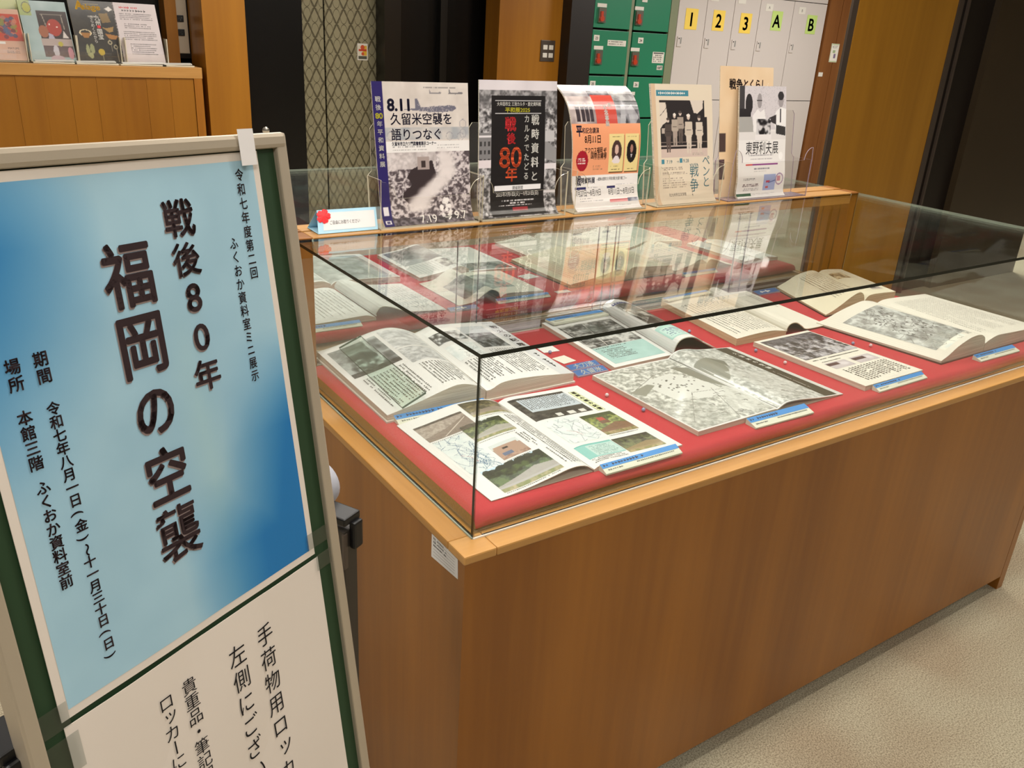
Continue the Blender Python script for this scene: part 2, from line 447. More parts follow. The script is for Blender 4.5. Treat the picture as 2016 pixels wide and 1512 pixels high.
# ------------------------------------------------------------------ lettering
_cu = bpy.data.curves.new('type', 'FONT'); _cu.resolution_u = 4
_ob = bpy.data.objects.new('type', _cu)
_cache = {}
def glyph(s, bold=0.0):
    k = (s, bold)
    if k not in _cache:
        _cu.body = s; _cu.offset = bold
        me = _ob.to_mesh(); n = len(me.vertices)
        co = np.empty(n * 3); me.vertices.foreach_get('co', co)
        _cache[k] = (co.reshape(-1, 3)[:, :2].copy(), [tuple(p.vertices) for p in me.polygons])
        _ob.to_mesh_clear()
    return _cache[k]
ROT = set('（）()〜～ー－→')
class Text:
    """collects lettering laid on a surface into one mesh part"""
    def __init__(s, g): s.g = g; s.V = []; s.F = []; s.n = 0; s.off = 0.0006
    def _add(s, co, F, off=None):
        if not len(co): return
        P = s.g.at(co[:, 0], co[:, 1], s.off if off is None else off)
        s.V.append(P); s.F += [tuple(i + s.n for i in f) for f in F]; s.n += len(P)
    def h(s, txt, u, v, size, width=None, bold=0.0, anchor='l', rot=0, sx=1.0):
        """horizontal line, centre height v, em size in metres, optional total width; rot in degrees about (u,v)"""
        if bold > 0:
            for k in range(9):
                r = 0 if k == 8 else bold * size; q = k * math.pi / 4
                s.h(txt, u + r * math.cos(q), v + r * math.sin(q), size, width, 0, anchor, rot, sx)
            return s
        co, F = glyph(txt, bold)
        if not len(co): return s
        co = co.copy(); x0, x1 = co[:, 0].min(), co[:, 0].max()
        k = sx * size
        if width: k = width / max(x1 - x0, 1e-6)
        sh = {'l': 0, 'c': -0.5, 'r': -1}[anchor] * (x1 - x0)
        X = (co[:, 0] - x0 + sh) * k; Y = (co[:, 1] - 0.36) * size
        a = math.radians(rot); c, q = math.cos(a), math.sin(a)
        s._add(np.stack([u + X * c - Y * q, v + X * q + Y * c], 1), F); return s
    def v(s, txt, u, v, size, pitch, bold=0.0, sx=1.0, dx=0, dy=0):
        """vertical line, u = centre, v = centre of first character, going down"""
        if bold > 0:
            for k in range(9):
                r = 0 if k == 8 else bold * size; q = k * math.pi / 4
                s.v(txt, u, v, size, pitch, 0, sx, dx + r * math.cos(q), dy + r * math.sin(q))
            return s
        y = v
        for ch in txt:
            if ch not in ' 　':
                co, F = glyph(ch, bold); co = co.copy()
                if len(co):
                    if ch in ROT:
                        cx = (co[:, 0].min() + co[:, 0].max()) / 2 if ch in '()' else 0.5
                        X = (co[:, 1] - 0.36); Y = -(co[:, 0] - cx)
                    else:
                        cx = 0.5 if ord(ch) > 0x2000 else (co[:, 0].min() + co[:, 0].max()) / 2
                        X = co[:, 0] - cx; Y = co[:, 1] - 0.36
                        if ch in '、。': X = X + 0.6; Y = Y + 0.6
                        if ch in 'ッャュョっゃゅょ': X = X + 0.1; Y = Y + 0.1
                    s._add(np.stack([u + dx + X * size * sx, y + dy + Y * size], 1), F)
            y -= pitch
        return s
    def rect(s, u0, v0, u1, v1, off=None):
        s._add(np.array([[u0, v0], [u1, v0], [u1, v1], [u0, v1]]), [(0, 1, 2, 3)], off); return s
    def marks(s, u0, v0, u1, v1, pitch, ch, seed=1, vertical=False, fill=0.55, thick=0.62, ragged=0.25):
        """illegibly small body text: rows (or columns) of short broken dashes"""
        rnd = random.Random(seed)
        if vertical:
            nl = max(1, int((u1 - u0) / pitch))
            for i in range(nl):
                x = u1 - (i + 0.5) * pitch; y = v1; end = v0 + (v1 - v0) * (rnd.random() * ragged if rnd.random() < 0.3 else 0)
                while y > end + ch:
                    l = ch * (0.55 + 0.35 * rnd.random())
                    w = pitch * thick * (0.7 + 0.5 * rnd.random()) / 2
                    if rnd.random() < 0.93:
                        s.rect(x - w, y - l * 0.4, x + w, y - l * 0.12); s.rect(x - w * 0.35, y - l, x + w * 0.35, y)
                    y -= ch
        else:
            nl = max(1, int((v1 - v0) / pitch))
            for i in range(nl):
                y = v1 - (i + 0.5) * pitch; x = u0; end = u1 - (u1 - u0) * (rnd.random() * ragged if rnd.random() < 0.4 else 0)
                while x < end - ch:
                    l = ch * (0.55 + 0.35 * rnd.random())
                    w = pitch * thick * (0.7 + 0.5 * rnd.random()) / 2
                    if rnd.random() < 0.93:
                        s.rect(x + l * 0.12, y - w, x + l * 0.4, y + w); s.rect(x, y - w * 0.35, x + l, y + w * 0.35)
                    x += ch
        return s
    def done(s, name, m, parent, lab=None):
        if not s.n: return None
        o = mk(name, np.vstack(s.V), s.F, m, parent)
        if lab: o['label'] = lab
        return o

# ------------------------------------------------------------------ little canvas for printed pictures
def hexc(c): return np.array([int(c[i:i+2], 16) / 255 for i in (0, 2, 4)])
class Cv:
    def __init__(s, w, h, bg='ffffff', seed=0):
        s.w, s.h = w, h; s.a = np.ones((h, w, 3)) * hexc(bg)
        s.y, s.x = np.mgrid[0:h, 0:w]; s.x = (s.x + 0.5) / w; s.y = (s.y + 0.5) / h
        s.r = np.random.RandomState(seed)
    def put(s, mask, c, al=1.0):
        c = hexc(c) if isinstance(c, str) else c
        mk_ = (mask.astype(float) * al)[..., None]
        s.a = s.a * (1 - mk_) + c * mk_; return s
    def rect(s, x0, y0, x1, y1, c, al=1.0): return s.put((s.x >= x0) & (s.x < x1) & (s.y >= y0) & (s.y < y1), c, al)
    def ell(s, cx, cy, rx, ry, c, al=1.0, soft=0):
        d = np.sqrt(((s.x - cx) / rx) ** 2 + ((s.y - cy) / ry) ** 2)
        return s.put(np.clip((1 - d) / soft, 0, 1) if soft else d < 1, c, al)
    def ring(s, cx, cy, rx, ry, t, c, al=1.0):
        d = np.sqrt(((s.x - cx) / rx) ** 2 + ((s.y - cy) / ry) ** 2); return s.put(np.abs(d - 1) < t, c, al)
    def poly(s, pts, c, al=1.0):
        ins = np.zeros(s.x.shape, bool); n = len(pts)
        for i in range(n):
            x0, y0 = pts[i]; x1, y1 = pts[(i + 1) % n]
            if y0 == y1: continue
            cr = ((y0 > s.y) != (y1 > s.y)) & (s.x < (x1 - x0) * (s.y - y0) / (y1 - y0) + x0)
            ins ^= cr
        return s.put(ins, c, al)
    def line(s, pts, wd, c, al=1.0):
        asp = s.h / s.w
        for (x0, y0), (x1, y1) in zip(pts[:-1], pts[1:]):
            dx, dy = x1 - x0, (y1 - y0) * asp; L = dx * dx + dy * dy + 1e-12
            t = np.clip(((s.x - x0) * dx + (s.y - y0) * asp * dy) / L, 0, 1)
            d = np.hypot(s.x - x0 - t * dx, (s.y - y0) * asp - t * dy); s.put(d < wd / 2, c, al)
        return s
    def noise(s, n, octv=3):
        out = np.zeros((s.h, s.w)); amp = 1; tot = 0
        for o in range(octv):
            k = max(2, int(n * 2 ** o)); ky = max(2, int(k * s.h / s.w)); g = s.r.rand(ky + 1, k + 1)
            fx = s.x * k; fy = s.y * ky; i = np.minimum(fx.astype(int), k - 1); j = np.minimum(fy.astype(int), ky - 1)
            a = fx - i; b_ = fy - j
            out += amp * (g[j, i] * (1 - a) * (1 - b_) + g[j, i + 1] * a * (1 - b_) + g[j + 1, i] * (1 - a) * b_ + g[j + 1, i + 1] * a * b_)
            tot += amp; amp *= 0.6
        return out / tot
    def tex(s, x0, y0, x1, y1, c1, c2, n=30, octv=3, con=1.6, al=1.0):
        f = np.clip((s.noise(n, octv) - 0.5) * con * 1.6 + 0.5, 0, 1)[..., None]
        col = hexc(c1) * (1 - f) + hexc(c2) * f
        mk_ = (((s.x >= x0) & (s.x < x1) & (s.y >= y0) & (s.y < y1)).astype(float) * al)[..., None]
        s.a = s.a * (1 - mk_) + col * mk_; return s
    def dash(s, x0, y0, x1, y1, rows, c, al=0.8, fill=0.6):
        for i in range(rows):
            yy = y0 + (y1 - y0) * (i + 0.5) / rows; hh = (y1 - y0) / rows * 0.28
            m_ = (s.r.rand(s.w) < fill)[None, :] & (s.x > x0) & (s.x < x0 + (x1 - x0) * (0.75 + 0.25 * s.r.rand())) & (np.abs(s.y - yy) < max(hh, 0.5 / s.h))
            s.put(m_, c, al)
        return s
    def sub(s, x0, y0, x1, y1, o):
        """paste another canvas"""
        X0, X1, Y0, Y1 = int(x0 * s.w), int(x1 * s.w), int(y0 * s.h), int(y1 * s.h)
        yi = (np.arange(Y1 - Y0) * o.h / (Y1 - Y0)).astype(int); xi = (np.arange(X1 - X0) * o.w / (X1 - X0)).astype(int)
        s.a[Y0:Y1, X0:X1] = o.a[yi][:, xi]; return s
def city(w, h, seed, c1='35322f', c2='d6d2cc', streets=6):
    c = Cv(w, h, '888888', seed).tex(0, 0, 1, 1, c1, c2, w / 9, 4, 1.9)
    for i in range(streets):
        a = c.r.rand(); b_ = c.r.rand()
        c.line([(a, 0), (a + (b_ - 0.5) * 0.4, 1)], 0.014, 'cdcac4', 0.8) if i % 2 else c.line([(0, a), (1, a + (b_ - 0.5) * 0.3)], 0.012, 'cdcac4', 0.8)
    return c
def smoke_photo(w, h, seed):
    c = Cv(w, h, '8f9494', seed).tex(0, 0, 1, 1, '6e7272', 'aeb4b2', 5, 3)
    r = c.r
    for i in range(26): c.ell(0.15 + 0.75 * r.rand(), 0.35 + 0.6 * r.rand() , 0.05 + .13 * r.rand(), 0.04 + .12 * r.rand(), '3d3f40', 0.6, 0.6)
    for i in range(16): c.ell(0.2 + 0.6 * r.rand(), 0.45 + 0.4 * r.rand(), 0.03 + .06 * r.rand(), 0.03 + .06 * r.rand(), 'd5d9d7', 0.7, 0.8)
    c.tex(0, 0.86, 1, 1, '2f2f30', '5a5a58', 18, 2); return c
def trees_photo(w, h, seed, sky='cfd8dc', g1='2a3a1c', g2='7c9050', ground='c2b8ae', hz=0.3):
    c = Cv(w, h, sky, seed); r = c.r
    for i in range(22): c.ell(r.rand(), hz + 0.18 * r.rand(), 0.07 + .09 * r.rand(), 0.09 + .14 * r.rand(), g1, 0.9)
    c.tex(0, hz + 0.1, 1, 0.78, g1, g2, 14, 3, 1.8, 0.8)
    c.poly([(0, 0.75), (0.7, 0.5), (1, 0.6), (1, 1), (0, 1)], ground, 0.9)
    c.tex(0, 0.86, 1, 1, '6d7a3c', 'b8a67c', 20, 2, 1.5, 0.7); return c
def map_pic(w, h, seed, bg='dcdedc', ln='6a7886', n=14, extra=None):
    c = Cv(w, h, bg, seed); r = c.r
    c.tex(0, 0, 1, 1, bg, 'ccd6d6', 7, 2, 0.8)
    for i in range(n):
        x, y = r.rand(2); p = [(x, y)]
        for k in range(3): x += (r.rand() - 0.5) * 0.5; y += (r.rand() - 0.5) * 0.5; p.append((x, y))
        c.line(p, 0.014, ln, 0.9)
    if extra: c.line([(0.3, 0.5), (0.5, 0.6), (0.55, 0.75)], 0.012, extra)
    return c

# ================================================================== ROOM
box('floor', -4.0, 8.6, -4.0, 7.0, FLOOR - 0.05, FLOOR, 'carpet')['kind'] = 'structure'
box('ceiling', -4.0, 8.6, -4.0, 7.0, CEIL, CEIL + 0.1, 'ceiling')['kind'] = 'structure'
box('wall_near', -4.0, 8.6, -4.1, -4.0, FLOOR, CEIL, 'plaster')['kind'] = 'structure'
box('wall_left', -4.1, -4.0, -4.0, 7.0, FLOOR, CEIL, 'plaster')['kind'] = 'structure'
box('wall_right', 8.6, 8.7, -4.0, 7.0, FLOOR, CEIL, 'plaster')['kind'] = 'structure'
box('wall_far', -4.0, 8.6, 5.6, 5.7, FLOOR, CEIL, 'black')['kind'] = 'structure'
for (x, y, sx, sy, p) in LIGHTS:
    t = thing('ceiling_light', 'recessed strip light in the ceiling', 'ceiling light', 'strip lights in the ceiling')
    V, F = join([boxg(x - sx / 2 - .03, x + sx / 2 + .03, y - sy / 2 - .03, y - sy / 2, CEIL - .03, CEIL), boxg(x - sx / 2 - .03, x + sx / 2 + .03, y + sy / 2, y + sy / 2 + .03, CEIL - .03, CEIL),
                 boxg(x - sx / 2 - .03, x - sx / 2, y - sy / 2, y + sy / 2, CEIL - .03, CEIL), boxg(x + sx / 2, x + sx / 2 + .03, y - sy / 2, y + sy / 2, CEIL - .03, CEIL)])
    mk('frame', V, F, 'alu', t)
    box('diffuser', x - sx / 2, x + sx / 2, y - sy / 2, y + sy / 2, CEIL - .015, CEIL, 'diffuser', t)

# lift doors on the far wall
YD = 5.45
d1 = thing('door_1', kind='structure')
box('door_leaf', 1.60, 2.008, YD, YD + 0.04, FLOOR, 1.45, 'lift_door', d1)
box('door_leaf', 2.020, 2.425, YD, YD + 0.04, FLOOR, 1.45, 'lift_door', d1)
box('door_gap', 2.008, 2.020, YD + 0.015, YD + 0.05, FLOOR, 1.45, 'black', d1)
box('threshold', 1.50, 2.50, YD - 0.10, YD + 0.03, FLOOR, FLOOR + 0.012, 'steel', d1)
for k in range(2):
    t = thing('safety_sticker', ['lift safety sticker half hidden at the left edge of the lift door', 'orange and white safety sticker on the right leaf of the lift door'][k], 'sticker')
    x0 = [1.690, 2.272][k]; g = plane_surf((x0, YD - 0.001, 0.402), (1, 0, 0), (0, 0, 1), 0.085, 0.118)
    sheet('backing', g, 0.0008, 'sticker_white', t)
    c = Cv(34, 48, 'f1ede2', 3).rect(.08, .12, .92, .72, 'e9b93a').rect(.08, .12, .5, .72, 'f0e6cf').ell(.5, .22, .2, .14, 'd8562f').rect(.12, .34, .88, .46, 'd0432c').ell(.52, .62, .14, .1, 'd8562f').rect(.08, .76, .92, .94, '5b5a4c')
    picture('printed_picture', g, 0.002, 0.002, 0.083, 0.116, c.a, t)

# structure between: black reveals, wooden piers, dark panels
def trim(i, *a, m, bev=0.0):
    o = box('trim_%d' % i, *a, m, None, bev); o['kind'] = 'structure'; return o
trim(1, 0.765, 0.99, 4.02, 4.30, FLOOR, CEIL, m='wood_bg')           # wooden pier right of the brochure counter
trim(2, 0.99, 1.335, 4.10, 5.46, FLOOR, CEIL, m='black')             # black reveal left of the lift
trim(3, 2.425, 2.56, 5.30, 5.60, FLOOR, CEIL, m='black_frame')       # lift frame right
trim(4, 2.57, 3.44, 5.42, 5.60, FLOOR, CEIL, m='black')
trim(5, 2.93, 2.99, 5.36, 5.42, FLOOR, CEIL, m='black_frame')
trim(6, 3.30, 3.90, 5.10, 5.30, FLOOR, CEIL, m='wood_bg')            # wooden pier with the switch plate
trim(7, 3.90, 4.13, 4.98, 5.30, FLOOR, CEIL, m='darkwall2')
sw = thing('switch_plate', 'square steel switch plate with four pale buttons on wooden pier', 'light switch')
# position of the plate on the pier front (y = 5.10)
box('plate', 3.705, 3.845, 5.092, 5.10, 0.455, 0.615, 'bronze_strip', sw, 0.003)
for i in range(2):
    for j in range(2):
        box('button', 3.725 + i * 0.058, 3.767 + i * 0.058, 5.086, 5.093, 0.485 + j * 0.06, 0.52 + j * 0.06, 'sticker_white', sw, 0.002)

# green coin lockers -------------------------------------------------
YL = 5.0
gl = thing('coin_locker', 'tall green coin locker bank with orange key tags behind the flyers', 'locker')
xs = [4.135, 4.545, 4.975]
zrows = [1.72, 1.365, 1.045, 0.725, 0.370, 0.02, -0.335, -0.62]
box('carcass', 4.13, 5.0, YL + 0.02, YL + 0.5, FLOOR, 1.80, 'locker_gap', gl)
box('frame_post', 4.53, 4.56, YL - 0.008, YL + 0.02, FLOOR + .02, 1.78, 'locker_frame', gl)
box('side_panel', 4.975, 5.06, YL - 0.012, YL + 0.5, FLOOR, 1.80, 'locker_frame', gl)
nums = {(0, 3): '23', (1, 3): '24', (0, 4): '25', (1, 4): '26'}
for ci in range(2):
    x0, x1 = (4.14, 4.528) if ci == 0 else (4.572, 4.970)
    for r in range(7):
        z1, z0 = zrows[r] - 0.008, zrows[r + 1] + 0.008
        d = box('locker_door', x0, x1, YL - 0.012, YL + 0.01, z0, z1, 'locker_green', gl, 0.003)
        lx = x0 + (0.035 if ci == 0 else 0.005)
        V, F = join([boxg(lx, lx + 0.075, YL - 0.03, YL - 0.012, z1 - 0.265, z1 - 0.155)])
        mk('lock', V, F, 'chrome', d)
        mk('key_tag', *join([cyl((lx + 0.028, YL - 0.045, z1 - 0.235), (0, 1, 0), 0.022, 0.015, 12), boxg(lx + 0.016, lx + 0.04, YL - 0.04, YL - 0.03, z1 - 0.23, z1 - 0.18)]), 'orange_key', d)
        box('lock_label', lx - 0.012, lx + 0.085, YL - 0.016, YL - 0.0125, z1 - 0.150, z1 - 0.122, 'sticker_white', d)
        g = plane_surf((x0 + 0.035 + (0.03 if ci else -0.02), YL - 0.014, z1 - 0.085), (1, 0, 0), (0, 0, 1), 0.058, 0.045)
        sheet('number_plate', g, 0.001, 'sticker_white', d)
        nm = nums.get((ci, r))
        if nm: Text(g).h(nm, 0.029, 0.022, 0.030, anchor='c', bold=0.02).done('lettering', 'ink', d)
pp = plane_surf((4.305, YL - 0.0135, 0.600), (1, 0, 0), (0, 0, 1), 0.20, 0.045)
sheet('notice_strip', pp, 0.001, 'sticker_white', gl)
Text(pp).marks(0.01, 0.004, 0.19, 0.042, 0.018, 0.009, 3).done('small_print', 'ink_soft', gl)
pp = plane_surf((4.82, YL - 0.0135, 0.480), (1, 0, 0), (0, 0, 1), 0.135, 0.09)
sheet('instruction_plate', pp, 0.001, 'sticker_white', gl)
Text(pp).rect(.01, .075, .125, .085).marks(0.012, 0.006, 0.122, 0.07, 0.016, 0.02, 5, thick=0.8).done('small_print', 'ink_soft', gl)
pp = plane_surf((4.885, YL - 0.0135, 0.425), (1, 0, 0), (0, 0, 1), 0.066, 0.036)
sheet('price_plate', pp, 0.001, 'sticker_white', gl)
Text(pp).h('100円', 0.033, 0.018, 0.03, width=0.056, anchor='c', bold=0.02).done('lettering', 'ink', gl)

# white steel lockers --------------------------------------------------
wl = thing('steel_locker', 'white steel locker bank lettered 1 2 3 A B beside the green lockers', 'locker')
seams = [5.075, 5.415, 5.765, 6.105, 6.575, 7.065]
box('carcass', 5.07, 7.07, YL + 0.02, YL + 0.5, FLOOR, 1.80, 'locker_gap', wl)
labs = ['1', '2', '3', 'A', 'B']
for i in range(5):
    x0, x1 = seams[i] + 0.003, seams[i + 1] - 0.003
    for (z0, z1) in ((1.083, 1.79), (0.180, 1.077), (FLOOR + 0.03, 0.174)):
        d = box('locker_door', x0, x1, YL, YL + 0.02, z0, z1, 'locker_white', wl, 0.002)
        if z0 > 0.1 and z0 < 1.0:
            lx = x0 + 0.02
            box('latch', lx, lx + 0.055, YL - 0.008, YL, z1 - 0.455, z1 - 0.370, 'locker_white', d, 0.003)
            mk('keyhole', *cyl((lx + 0.016, YL - 0.0095, z1 - 0.388), (0, 1, 0), 0.006, 0.003, 10), 'ink', d)
            box('latch_slot', lx + 0.032, lx + 0.048, YL - 0.0095, YL - 0.008, z1 - 0.43, z1 - 0.378, 'ink_pale', d)
            if i < 3:
                box('name_card', lx + .01, lx + 0.11, YL - 0.003, YL, z1 - 0.065, z1 - 0.002, 'sticker_white', d)
            else:
                g = plane_surf((lx + 0.05, YL - 0.002, z1 - 0.105), (1, 0, 0), (0, 0, 1), 0.10, 0.062)
                sheet('name_card', g, 0.001, 'sticker_white', d)
                Text(g).h(labs[i], 0.05, 0.031, 0.035, anchor='c').done('lettering', 'ink_soft', d)
for i, (x, z) in enumerate([(5.165, 0.700), (5.505, 0.705), (5.86, 0.700), (6.28, 0.742), (6.79, 0.735)]):
    nm = labs[i]
    t = thing('letter_sheet', ['yellow paper sheet with numeral one, first white locker', 'yellow paper sheet with numeral two, second white locker', 'yellow paper sheet with numeral three, middle white locker', 'pale green paper sheet with capital letter A on white locker', 'pale green paper sheet with capital letter B, rightmost white locker'][i], 'paper sign')
    g = plane_surf((x, YL - 0.0025, z + 0.067), (1, 0, 0), (0, 0, 1), 0.150, 0.170)
    sheet('sheet', g, 0.0008, 'sheet_yellow' if i < 3 else 'sheet_green', t)
    Text(g).h(nm, 0.075, 0.085, 0.155, anchor='c', bold=0.022).done('lettering', 'ink', t)

# wooden cupboard door right of the lockers, dark strip, wooden pillar, dark wall
d2 = thing('door_2', kind='structure')
box('door_leaf', 7.08, 7.272, YL - 0.02, YL + 0.1, FLOOR + .02, CEIL, 'wood_red', d2)
box('door_leaf', 7.279, 7.80, YL - 0.02, YL + 0.1, FLOOR + .02, CEIL, 'wood_red', d2)
nt_ = thing('notice_card', 'small white notice with green corners on the reddish wooden door', 'notice')
g = plane_surf((7.212, YL - 0.0215, 0.555), (1, 0, 0), (0, 0, 1), 0.125, 0.175)
sheet('card', g, 0.001, 'sticker_white', nt_)
c = Cv(28, 46, 'e9e6dc', 5).rect(0, 0, 1, .06, 'b9c79c').rect(0, .94, 1, 1, 'b9c79c').rect(0, 0, .06, 1, 'b9c79c').rect(.3, .35, .6, .5, '9fb48a').rect(.45, .55, .72, .78, '7a6a8c').dash(.15, .1, .85, .25, 3, '6a6a6a')
picture('printed_picture', g, 0.002, 0.002, 0.123, 0.173, c.a, nt_)
t = thing('door_tag', 'tiny pale plastic tag at the edge of the reddish wooden door', 'tag')
box('tag', 7.085, 7.15, YL - 0.026, YL - 0.021, 0.415, 0.455, 'sticker_white', t, 0.002)

YP = 1.95
pil = box('trim_8', 3.342, 4.187, YP, YP + 0.05, FLOOR, CEIL, 'wood_pillar'); pil['kind'] = 'structure'
trim(9, 3.300, 3.342, YP + 0.004, YP + 0.018, FLOOR, CEIL, m='bronze_strip')
trim(10, 4.19, 4.235, YP - 0.005, YP + 0.05, FLOOR, CEIL, m='bronze_strip')
trim(11, 4.235, 4.285, YP + 0.01, YP + 0.05, FLOOR, CEIL, m='darkwall2')
trim(12, 4.285, 4.30, YP - 0.004, YP + 0.05, FLOOR, CEIL, m='bronze_strip')
trim(13, 4.30, 4.60, YP + 0.03, YP + 0.06, FLOOR, CEIL, m='darkwall2')
trim(14, 4.60, 5.62, YP - 0.01, YP + 0.05, FLOOR, CEIL, m='darkwall')

# ------------------------------------------------------------------ brochure counter on the left
YC = 4.0
bc = thing('brochure_counter', 'wooden counter with vertical boards holding brochures, back left', 'counter')
box('counter_top', -2.2, 0.735, YC - 0.005, YC + 0.55, 0.345, 0.400, 'wood_x', bc, 0.003)
box('end_stile', 0.690, 0.732, YC - 0.004, YC + 0.55, FLOOR, 0.345, 'wood', bc)
for k in range(15):
    x1 = 0.688 - k * 0.118
    box('board', x1 - 0.1177, x1, YC + 0.0012 * (k % 3) + 0.002, YC + 0.03, FLOOR + 0.05, 0.3445, 'wood_bg', bc, 0.0008)
box('carcass', -2.2, 0.69, YC + 0.03, YC + 0.54, FLOOR, 0.345, 'wood_bg', bc)
box('back_panel', -2.2, 0.70, YC + 0.40, YC + 0.43, 0.40, 1.2, 'black', bc)
box('side_post', 0.64, 0.70, YC + 0.28, YC + 0.40, 0.40, 1.5, 'wood_bg', bc)
cp = thing('lift_call_panel', 'upright steel lift call panel with up and down arrow buttons', 'call panel')
box('plate', 0.672, 0.764, YC - 0.002 + .30, YC + .33, 0.43, 1.15, 'black', cp)
box('face', 0.685, 0.757, YC + .292, YC + .30, 0.455, 0.78, 'alu', cp, 0.003)
for k, ch in enumerate('↑↓'):
    z = 0.615 - k * 0.07
    bt = box('button', 0.703, 0.737, YC + .286, YC + .293, z, z + 0.034, 'plastic_black', cp, 0.003)
    g = plane_surf((0.703, YC + .2855, z), (1, 0, 0), (0, 0, 1), 0.034, 0.034)
    Text(g).h(ch, 0.017, 0.017, 0.026, anchor='c', bold=0.02).done('arrow', 'ink_white', bt)

def leaning(x0, y0, z0, w, h, lean=0.22, dx=0.0):
    return plane_surf((x0, y0, z0), (1, 0, 0), (dx, lean, math.sqrt(max(0, 1 - lean * lean - dx * dx))), w, h)
def small_holder(x0, x1, y, z, t, hb=0.13):
    """clear acrylic pocket: base, side cheeks and a low front"""
    e = 0.004
    V, F = join([boxg(x0 - 0.01, x1 + 0.01, y - 0.012, y + 0.06, z, z + e), boxg(x0 - 0.012, x0 - 0.012 + e, y - 0.008, y + 0.06, z, z + hb),
                 boxg(x1 + 0.008, x1 + 0.012, y - 0.008, y + 0.06, z, z + hb)])
    mk('pocket', V, F, 'acrylic_edge', t)
    V, F = boxg(x0 - 0.008, x1 + 0.008, y - 0.012, y - 0.009, z, z + 0.055)
    mk('front_plate', V, F, 'acrylic', t)
BZ = 0.402
def brochure(label, hl, x0, w, h, fn, dx=-0.06, y=YC + 0.05, z=BZ + 0.006, paper='paper', mt='print_gloss'):
    hd = thing('brochure_holder', hl, 'brochure holder')
    small_holder(x0, x0 + w, y - 0.004, BZ, hd)
    t = thing('brochure', label, 'brochure')
    g = leaning(x0, y, z, w, h, 0.2, dx)
    sheet('stack', g, 0.012, paper, t, 'page_edges')
    fn(g, t, mt)
    return t
def b_lav(g, t, mt):
    picture('background', g, 0, 0, g.W, g.H, Cv(6, 8, 'cfc5c5').a, t, 'print_matt')
    T = Text(g)
    T.marks(.03, .262, .15, .274, .012, .008, 1, thick=.9); T.done('red_heading', 'ink_red', t)
    T = Text(g); T.marks(.04, .245, .17, .262, .016, .013, 7, thick=.7, ragged=0)
    T.marks(.025, .205, .185, .243, .0085, .006, 2).marks(.04, .165, .17, .195, .009, .006, 3).marks(.03, .11, .19, .158, .009, .006, 4).marks(.05, .04, .18, .1, .0095, .006, 6).done('small_print', 'ink_soft', t)
def b_asia(g, t, mt):
    c = Cv(80, 112, '2b2721', 4).tex(0, 0, 1, 1, '25221d', '363128', 6)
    c.poly([(.62, .2), (.82, .19), (.86, .33), (.67, .35)], '7a6236').tex(.0, .0, .0, .0, '000000', '000000')
    c.poly([(.64, .42), (.75, .43), (.9, .4), (.87, .48), (.78, .5)], '9a7a45').poly([(.68, .52), (.8, .53), (.96, .55), (.9, .61), (.75, .6)], 'a37038')
    c.ring(.25, .52, .12, .05, .12, 'd9c9a4').poly([(.14, .52), (.36, .52), (.3, .6), (.2, .6)], '9c6c34')
    c.ell(.23, .8, .04, .1, '8f9166').ell(.33, .77, .05, .08, '8f9166').ell(.28, .88, .05, .05, '9b9c6e')
    c.ell(.52, .82, .07, .055, 'b59c30').rect(.52, .87, .55, .99, '77745a').ring(.75, .66, .035, .03, .35, 'a2977a').ring(.86, .73, .035, .03, .35, 'a2977a').rect(.86, .77, .885, .97, '857b66').rect(.76, .7, .775, .8, '857b66')
    c.poly([(.78, .12), (.88, .08), (.95, .13), (.86, .16)], 'cfc8c0').rect(.33, .05, .66, .062, '8a7a4a').rect(.37, .24, .55, .27, '8f8c84')
    picture('cover_picture', g, 0, 0, g.W, g.H, c.a, t, mt)
    Text(g).h('A', .03, .268, .052, bold=.05).h('siage', .058, .262, .037, width=.082, bold=.03).done('masthead', 'ink_gold', t)
    Text(g).v('九州', .118, .212, .026, .024, bold=.03).v('国宝', .118, .148, .026, .025, bold=.03).v('きらめくたから', .092, .213, .019, .0185, bold=.02, sx=.9).done('title', 'ink_white', t)
    Text(g)._add(np.array([[.109, .163], [.127, .163], [.127, .178], [.109, .178]]), [(0, 1, 2, 3)]) if False else None
    Text(g).rect(.111, .164, .126, .177).done('red_dot', 'ink_red', t)
def b_balloon(g, t, mt):
    c = Cv(84, 112, '8ba0a0', 6).tex(0, 0, 1, 1, '849a9a', 'a9bbbb', 4, 2, .7)
    c.rect(0, 0, .25, .25, '9ba64f', .7).ring(.17, .12, .09, .085, .08, '5a5c44').ell(.17, .12, .08, .075, 'a3a23c')
    c.rect(.35, .16, .98, .62, '382a25').rect(.35, .73, .98, .92, '55403c').rect(.33, .62, .98, .73, 'ab9a93')
    c.line([(.43, .22), (.87, .22)], .02, '8f8578').line([(.45, .22), (.5, .42)], .02, '8f8578').line([(.85, .22), (.87, .45)], .02, '8f8578')
    c.ell(.66, .43, .155, .14, 'a33a2c').ell(.57, .38, .015, .012, 'e8dccf').ell(.72, .42, .015, .012, 'e8dccf').ell(.42, .5, .1, .1, '9b5f42')
    c.poly([(.5, .62), (.52, .52), (.6, .55), (.63, .62)], 'a9a3b4').poly([(.8, .6), (.84, .48), (.93, .6)], 'cfc6c0').ell(.72, .7, .05, .04, 'b0a43a').ell(.6, .82, .06, .1, 'b8b2b8').ell(.9, .85, .06, .1, 'bb7f88').ell(.6, .95, .15, .06, 'b59aa0')
    picture('cover_picture', g, 0, 0, g.W, g.H, c.a, t, mt)
